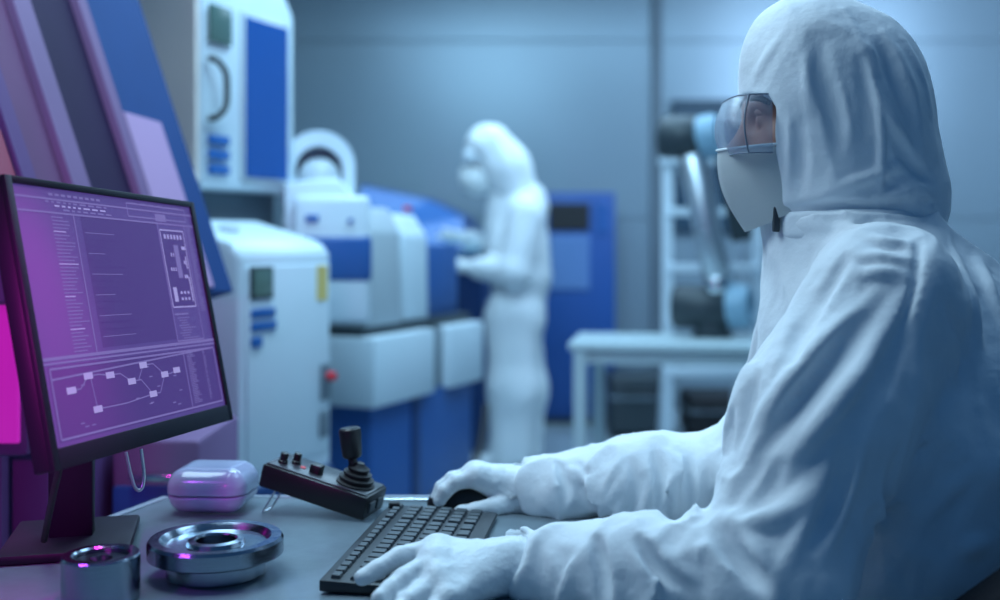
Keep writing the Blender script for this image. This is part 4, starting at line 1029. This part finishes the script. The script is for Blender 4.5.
# goggles: clear wraparound shell, soft frame, strap
gg = bpy.data.objects.new('goggles', None)
bm = nb(); rings = []; NG = 36
def gprof(v, a):   # v 0 bottom..1 top, a angle from straight ahead
    zz = 1.2470 + 0.072 * v
    bulge = 0.062 + 0.012 * math.sin(math.pi * min(1, max(0, v)))
    s_ = math.sin(a); c_ = math.cos(a)
    e = 0.42
    xx = 0.348 - (0.058 + 0.010 * math.sin(math.pi * v)) * (abs(c_) ** e)
    yy = 1.41 + (0.064 + 0.008 * math.sin(math.pi * v)) * math.copysign(abs(s_) ** 0.62, s_)
    return Vector((xx, yy, zz)) - pn.location
AM = math.radians(88)
for j in range(9):
    rings.append([bm.verts.new(gprof(j / 8, -AM + 2 * AM * i / NG)) for i in range(NG + 1)])
for a_, b_ in zip(rings, rings[1:]):
    for i in range(NG): bm.faces.new((a_[i], a_[i + 1], b_[i + 1], b_[i]))
# top and bottom shelves back to the face
for ring, zf in ((rings[0], 1.2490), (rings[-1], 1.316)):
    bk = [bm.verts.new(Vector((0.352 - 0.020 * math.cos(-AM + 2 * AM * i / NG), 1.41 + 0.058 * math.sin(-AM + 2 * AM * i / NG), zf)) - pn.location) for i in range(NG + 1)]
    for i in range(NG): bm.faces.new((ring[i], ring[i + 1], bk[i + 1], bk[i]))
gl = obj('goggles', bm, LENS, pn, 60); gl['label'] = 'clear wraparound safety goggles'
bm = nb()
for v in (0.0, 1.0): tube(bm, [gprof(v, -AM + 2 * AM * i / NG) for i in range(NG + 1)], 0.0009, 6)
for s in (-1, 1): tube(bm, [gprof(j / 8, s * math.radians(62)) for j in range(9)], 0.0011, 6)
obj('frame', bm, mat('lens_edge', (0.20, 0.24, 0.30), 0.25), gl, 60)
bm = nb()
for s in (-1, 1):
    tube(bm, [Vector((0.345, 1.41 + s * 0.064, 1.295)) - pn.location, Vector((0.362, 1.41 + s * 0.066, 1.295)) - pn.location, Vector((0.40, 1.41 + s * 0.076, 1.292)) - pn.location], 0.004, 8)
obj('temple_arm', bm, mat('goggle_strap', (0.06, 0.04, 0.05), 0.5), gl, 60)

# gloves
def hand_mesh(name, chains, palm, h, lo, hi, floor_z, seed, wr=None):
    def fnh(x, y, z):
        d = None
        for a, b, ra, rb in palm:
            c = cone(x, y, z, a, b, ra, rb); d = c if d is None else smin(d, c, 0.014)
        for ch in chains:
            c = None
            for (a, ra), (b, rb) in zip(ch, ch[1:]):
                e = cone(x, y, z, a, b, ra, rb); c = e if c is None else smin(c, e, 0.003)
            d = smin(d, c, 0.006)
        d = d - 0.0007 * folds(x, y, z, (0.3, 1, 0), 45, 0.5, seed) - 0.0003 * noise(x * 160, y * 160, z * 160)
        return d
    return sdf_mesh(name, fnh, lo, hi, h)
# left hand (near the camera), flat on the keys
W = V(536, 569, 1.20); W2_ = V(512, 566, 1.195)
kn = [V(438, 549, 1.195), V(434, 562, 1.168), V(438, 580, 1.143), V(448, 599, 1.122)]
fing = [
 [(kn[0], .0125), (V(400, 557, 1.180), .0108), (V(378, 569, 1.166), .0100), (V(362, 578, 1.157), .0088)],
 [(kn[1], .0125), (V(404, 579, 1.135), .0110), (V(390, 591, 1.118), .0102), (V(380, 598, 1.106), .0090)],
 [(kn[2], .0120), (V(408, 602, 1.106), .0108), (V(394, 615, 1.088), .0098), (V(386, 622, 1.078), .0086)],
 [(kn[3], .0110), (V(424, 620, 1.090), .0095), (V(412, 632, 1.074), .0088), (V(404, 638, 1.066), .0078)],
 [(V(505, 562, 1.215), .017), (V(470, 556, 1.235), .0130), (V(440, 562, 1.232), .0115), (V(420, 566, 1.228), .0095)],
]
palm = [(W, W2_, .030, .029)] + [(W2_, k_, .024, .0145) for k_ in kn] + [(kn[i], kn[i + 1], .0125, .0125) for i in range(3)]
me = hand_mesh('glove', fing, palm, 0.0018, (-0.18, 1.02, 0.745), (0.075, 1.29, 0.835), 0.76, 2.0)
relocal(me, pn.location); gn = link('glove', me, GLOVE, pn); gn['label'] = 'white glove on the left hand'
# loose glove gauntlet with gathered bands
bm = nb()
for t0, rr in ((0.15, .0315), (0.5, .0325), (0.85, .0335)):
    c = Vector(W2_) * (1 - t0) + Vector(W) * t0 - pn.location
    dv = (Vector(W) - Vector(W2_)).normalized(); q_ = dv.to_track_quat('Z', 'Y').to_matrix()
    ring = [c + q_ @ Vector((rr * math.cos(a_), rr * math.sin(a_), 0.002 * math.sin(5 * a_ + t0 * 9))) for a_ in [2 * math.pi * i / 32 for i in range(33)]]
    tube(bm, ring, 0.0022, 6)
obj('gauntlet_band', bm, GLOVE, gn, 60)
# right hand (far), curled over the mouse
W = V(545, 494, 1.565); W2_ = V(520, 491, 1.562)
kn = [V(478, 477, 1.545), V(476, 474, 1.568), V(480, 477, 1.590), V(487, 482, 1.607)]
fing = [
 [(kn[0], .0125), (V(456, 482, 1.540), .0112), (V(445, 491, 1.536), .0104), (V(440, 500, 1.534), .0092)],
 [(kn[1], .0125), (V(453, 479, 1.562), .0112), (V(442, 488, 1.560), .0104), (V(437, 498, 1.558), .0092)],
 [(kn[2], .0120), (V(458, 482, 1.590), .0110), (V(446, 489, 1.592), .0100), (V(440, 496, 1.594), .0088)],
 [(kn[3], .0110), (V(468, 490, 1.612), .0098), (V(456, 494, 1.618), .0090), (V(450, 498, 1.622), .0080)],
 [(V(515, 500, 1.545), .0175), (V(492, 508, 1.527), .0130), (V(474, 511, 1.518), .0112), (V(460, 512, 1.515), .0092)],
]
palm = [(W, W2_, .031, .031)] + [(W2_, k_, .030, .0170) for k_ in kn] + [(kn[i], kn[i + 1], .0125, .0125) for i in range(3)]
me = hand_mesh('glove', fing, palm, 0.0018, (-0.13, 1.46, 0.745), (0.09, 1.66, 0.845), 0.76, 5.0)
relocal(me, pn.location); link('glove', me, GLOVE, pn)['label'] = 'white glove on the right hand'
# shoes
for s in (-1, 1):
    def shoe(x, y, z, s=s):
        yc = 1.40 + s * 0.15
        d = smin(cone(x, y, z, (0.12, yc, 0.055), (-0.06, yc, 0.04), 0.048, 0.038), cone(x, y, z, (0.105, yc, 0.06), (0.10, yc, 0.15), 0.052, 0.058), 0.03)
        return np.maximum(d, 0.003 - z)
    me = sdf_mesh('shoe_cover', shoe, (-0.12, 1.40 + s * 0.15 - 0.08, -0.005), (0.2, 1.40 + s * 0.15 + 0.08, 0.22), 0.007); relocal(me, pn.location); link('shoe_cover', me, SUIT, pn)

# ================================================================== OFFICE CHAIR
ch = thing('office_chair', 'black office chair carrying the seated person', 'chair', (0.52, 1.40, 0))
bm = nb(); box(bm, (-0.24, -0.25, 0.345), (0.25, 0.25, 0.415), 0.03, 4); obj('seat', bm, CHAIR, ch, 50)
bm = nb(); prism(bm, [(0.235, 0.46), (0.27, 0.44), (0.335, 0.98), (0.325, 1.02), (0.295, 1.01), (0.285, 0.93)], -0.22, 0.22, 'xz', bev=0.014); obj('backrest', bm, CHAIR, ch, 50)
bm = nb(); tube(bm, smooth_path([(0.10, 0, 0.33), (0.29, 0, 0.345), (0.325, 0, 0.45), (0.335, 0, 0.62)], 6), 0.02, 12); obj('back_bar', bm, BLACK, ch, 60)
for s in (-1, 1):
    bm = nb(); tube(bm, smooth_path([(0.05, s * 0.22, 0.36), (0.05, s * 0.30, 0.37), (0.06, s * 0.315, 0.45), (0.08, s * 0.315, 0.60)], 6), 0.016, 10); ar = obj('armrest', bm, BLACK, ch, 60)
    bm = nb(); prism(bm, [(-0.13, 0.62), (0.24, 0.66), (0.24, 0.92), (0.16, 0.91), (0.02, 0.85), (-0.10, 0.765), (-0.14, 0.70)], s * 0.335 - 0.03, s * 0.335 + 0.03, 'xz', bev=0.012); obj('arm_pad', bm, CHAIR, ar, 60)
bm = nb(); lathe(bm, [(0.03, 0.09), (0.03, 0.22), (0.02, 0.22), (0.02, 0.345)], 20); obj('gas_column', bm, CHROME, ch, 40)
bm = nb()
for k in range(5):
    a_ = 2 * math.pi * k / 5 + 0.3; tube(bm, [(0, 0, 0.10), (0.30 * math.cos(a_), 0.30 * math.sin(a_), 0.075)], [0.03, 0.017], 10)
obj('star_base', bm, BLACK, ch, 50)
for k in range(5):
    a_ = 2 * math.pi * k / 5 + 0.3; c_ = Vector((0.30 * math.cos(a_), 0.30 * math.sin(a_), 0.03)); tv = Vector((-math.sin(a_), math.cos(a_), 0))
    bm = nb(); rod(bm, c_ - tv * 0.022, c_ + tv * 0.022, 0.029, 20, 0.004); rod(bm, c_, c_ + Vector((0, 0, 0.045)), 0.008, 10); obj('caster', bm, BLACK, ch, 40)

# ================================================================== STANDING PERSON (far)
dS = 5.5
ps = thing('person', 'person in white hooded coverall standing by the machines holding a tablet', 'person', (P(518, 240, dS).x, dS, 0))
def Q(px, py, dd=0.0): return tuple(P(px, py, dS + dd))
def st_suit(x, y, z):
    yy = dS + (y - dS) / 1.25
    def q3(px, py): p = P(px, py, dS); return (p.x, dS, p.z)
    d = cone(x, yy, z, q3(524, 208), q3(516, 250), 0.115, 0.145)
    d = smin(d, cone(x, yy, z, q3(516, 250), q3(520, 276), 0.145, 0.150), 0.06)
    d = smin(d, cone(x, yy, z, q3(518, 292), q3(516, 315), 0.130, 0.145), 0.03)
    for s, pk, pa in ((-1, (513, 388), (509, 462)), (1, (524, 388), (524, 455))):
        o = s * 0.10
        c = smin(cone(x, y, z, Q(514 + s * 3, 315, o), Q(*pk, o), 0.122, 0.105), cone(x, y, z, Q(*pk, o), Q(*pa, o), 0.105, 0.090), 0.08)
        d = smin(d, c, 0.05)
    d = smin(d, cone(x, y, z, Q(528, 200), Q(512, 180), 0.075, 0.06), 0.05)
    d = smin(d, cone(x, y, z, Q(504, 188), Q(506, 225), 0.070, 0.105), 0.05)
    # near arm (his left) and far arm
    for o, hx, hy in ((-0.20, 478, 268), (0.19, 470, 240)):
        s0 = Q(527, 216, o * 0.9); el = Q(515, 272 if o < 0 else 262, o * 1.15); wr = Q(hx, hy, o * 0.6)
        d = smin(d, cone(x, y, z, s0, el, 0.085, 0.075), 0.04); d = smin(d, cone(x, y, z, el, wr, 0.073, 0.045), 0.03)
    d = d - 0.008 * folds(x, y, z, (0.1, 0, 1), 8, 0.12, 3.3) - 0.003 * folds(x, y, z, (1, 0, 0.2), 11, 0.5, 7.7)
    return d
a = P(440, 480, dS); b_ = P(575, 175, dS)
me = sdf_mesh('coverall', st_suit, (a.x, dS - 0.42, 0.05), (b_.x, dS + 0.42, b_.z), 0.0125); relocal(me, ps.location); link('coverall', me, SUITFAR, ps)
def st_hood(x, y, z):
    c1 = P(489, 147, dS); c2 = P(506, 168, dS); c3 = P(517, 192, dS)
    d = cone(x, y, z, c1, c2, 0.115, 0.115); d = smin(d, cone(x, y, z, c2, c3, 0.115, 0.105), 0.05)
    d = d - 0.006 * folds(x, y, z, (0.5, 0, -1), 10, 0.4, 1.3)
    fc = P(468, 172, dS)
    d = smax(np.maximum(d, -(d + 0.02)), -ell(x, y, z, (fc.x + 0.01, fc.y, fc.z), (0.075, 0.062, 0.085)), 0.01)
    return d
a = P(455, 215, dS); b_ = P(545, 112, dS)
me = sdf_mesh('hood', st_hood, (a.x, dS - 0.2, a.z), (b_.x, dS + 0.2, b_.z), 0.009); relocal(me, ps.location); link('hood', me, SUITFAR, ps)
def st_head(x, y, z):
    c1 = P(490, 152, dS); c2 = P(480, 174, dS); d = ell(x, y, z, c1, (0.095, 0.078, 0.105))
    d = smin(d, ell(x, y, z, c2, (0.06, 0.058, 0.07)), 0.04); d = smin(d, cone(x, y, z, P(498, 175, dS), P(516, 200, dS), 0.055, 0.06), 0.03)
    return smin(d, cone(x, y, z, P(468, 164, dS), P(466, 172, dS), 0.010, 0.016), 0.012)
me = sdf_mesh('head', st_head, (a.x, dS - 0.15, P(0, 210, dS).z), (b_.x, dS + 0.15, b_.z), 0.008); relocal(me, ps.location); link('head', me, SKIN, ps)
def st_mask(x, y, z):
    c = P(477, 179, dS); d = ell(x, y, z, (c.x, c.y, c.z), (0.088, 0.080, 0.085)); d = smin(d, cone(x, y, z, P(466, 172, dS), P(474, 186, dS), 0.024, 0.024), 0.03)
    return np.maximum(d, (z - P(0, 168, dS).z) + 0.25 * (x - c.x))
me = sdf_mesh('face_mask', st_mask, (a.x - 0.02, dS - 0.12, P(0, 200, dS).z), (b_.x, dS + 0.12, P(0, 155, dS).z), 0.008); relocal(me, ps.location); link('face_mask', me, MASK, ps)
def st_gog(x, y, z):
    c = P(474, 158, dS); return rbox(x, y, z, (c.x, c.y, c.z), (0.055, 0.086, 0.038), 0.025)
me = sdf_mesh('goggles', st_gog, (a.x - 0.03, dS - 0.12, P(0, 172, dS).z), (b_.x, dS + 0.12, P(0, 148, dS).z), 0.007); relocal(me, ps.location)
link('goggles', me, mat('far_goggles', (0.62, 0.70, 0.76), 0.15, spec=0.8), ps)
def st_hand(o, hx, hy, sgn):
    w0 = P(hx, hy, dS + o * 0.6)
    def fnh(x, y, z):
        k = w0 + Vector((-0.085, 0, 0.01)); d = cone(x, y, z, w0, k, 0.032, 0.036)
        for i in range(4):
            off = Vector((0, (i - 1.5) * 0.021, 0)); m_ = k + off + Vector((-0.035, 0, 0.004 * sgn)); e_ = m_ + Vector((-0.028 + 0.004 * i, 0, -0.012 * sgn))
            d = smin(d, smin(cone(x, y, z, k + off, m_, 0.013, 0.012), cone(x, y, z, m_, e_, 0.012, 0.010), 0.004), 0.006)
        th = k + Vector((0.02, -0.03 if o > 0 else 0.03, 0.012)); d = smin(d, cone(x, y, z, th, th + Vector((-0.045, 0, 0.02)), 0.015, 0.012), 0.01)
        return d
    me = sdf_mesh('glove', fnh, tuple(w0 + Vector((-0.19, -0.07, -0.06))), tuple(w0 + Vector((0.05, 0.07, 0.07))), 0.006); relocal(me, ps.location); link('glove', me, SUITFAR, ps)
st_hand(-0.20, 474, 267, 1); st_hand(0.19, 466, 238, 1)
for s, px in ((-1, 503), (1, 520)):
    c = P(px, 470, dS + s * 0.10)
    def sh2(x, y, z, c=c):
        d = smin(cone(x, y, z, (c.x + 0.03, c.y, 0.055), (c.x - 0.13, c.y, 0.045), 0.052, 0.04), cone(x, y, z, (c.x + 0.03, c.y, 0.06), (c.x + 0.035, c.y, 0.16), 0.055, 0.07), 0.03); return np.maximum(d, 0.002 - z)
    me = sdf_mesh('shoe_cover', sh2, (c.x - 0.2, c.y - 0.1, -0.01), (c.x + 0.13, c.y + 0.1, 0.25), 0.011); relocal(me, ps.location); link('shoe_cover', me, SUITFAR, ps)
# tablet in hands
tb = thing('tablet', 'blue grey tablet held in the hands of the standing person', 'tablet', tuple(P(462, 254, dS)))
Mt = Matrix.Rotation(math.radians(-14), 4, 'Y')
bm = nb(); box(bm, (-0.13, -0.14, -0.007), (0.11, 0.14, 0.007), 0.005, M=Mt); obj('case', bm, mat('tablet_case', (0.05, 0.16, 0.26), 0.4), tb, 40)
bm = nb(); box(bm, (-0.115, -0.125, 0.006), (0.095, 0.125, 0.009), M=Mt); obj('screen', bm, mat('tablet_screen', (0.05, 0.2, 0.3), 0.1, emit=(0.15, 0.4, 0.6), estr=0.5), tb)
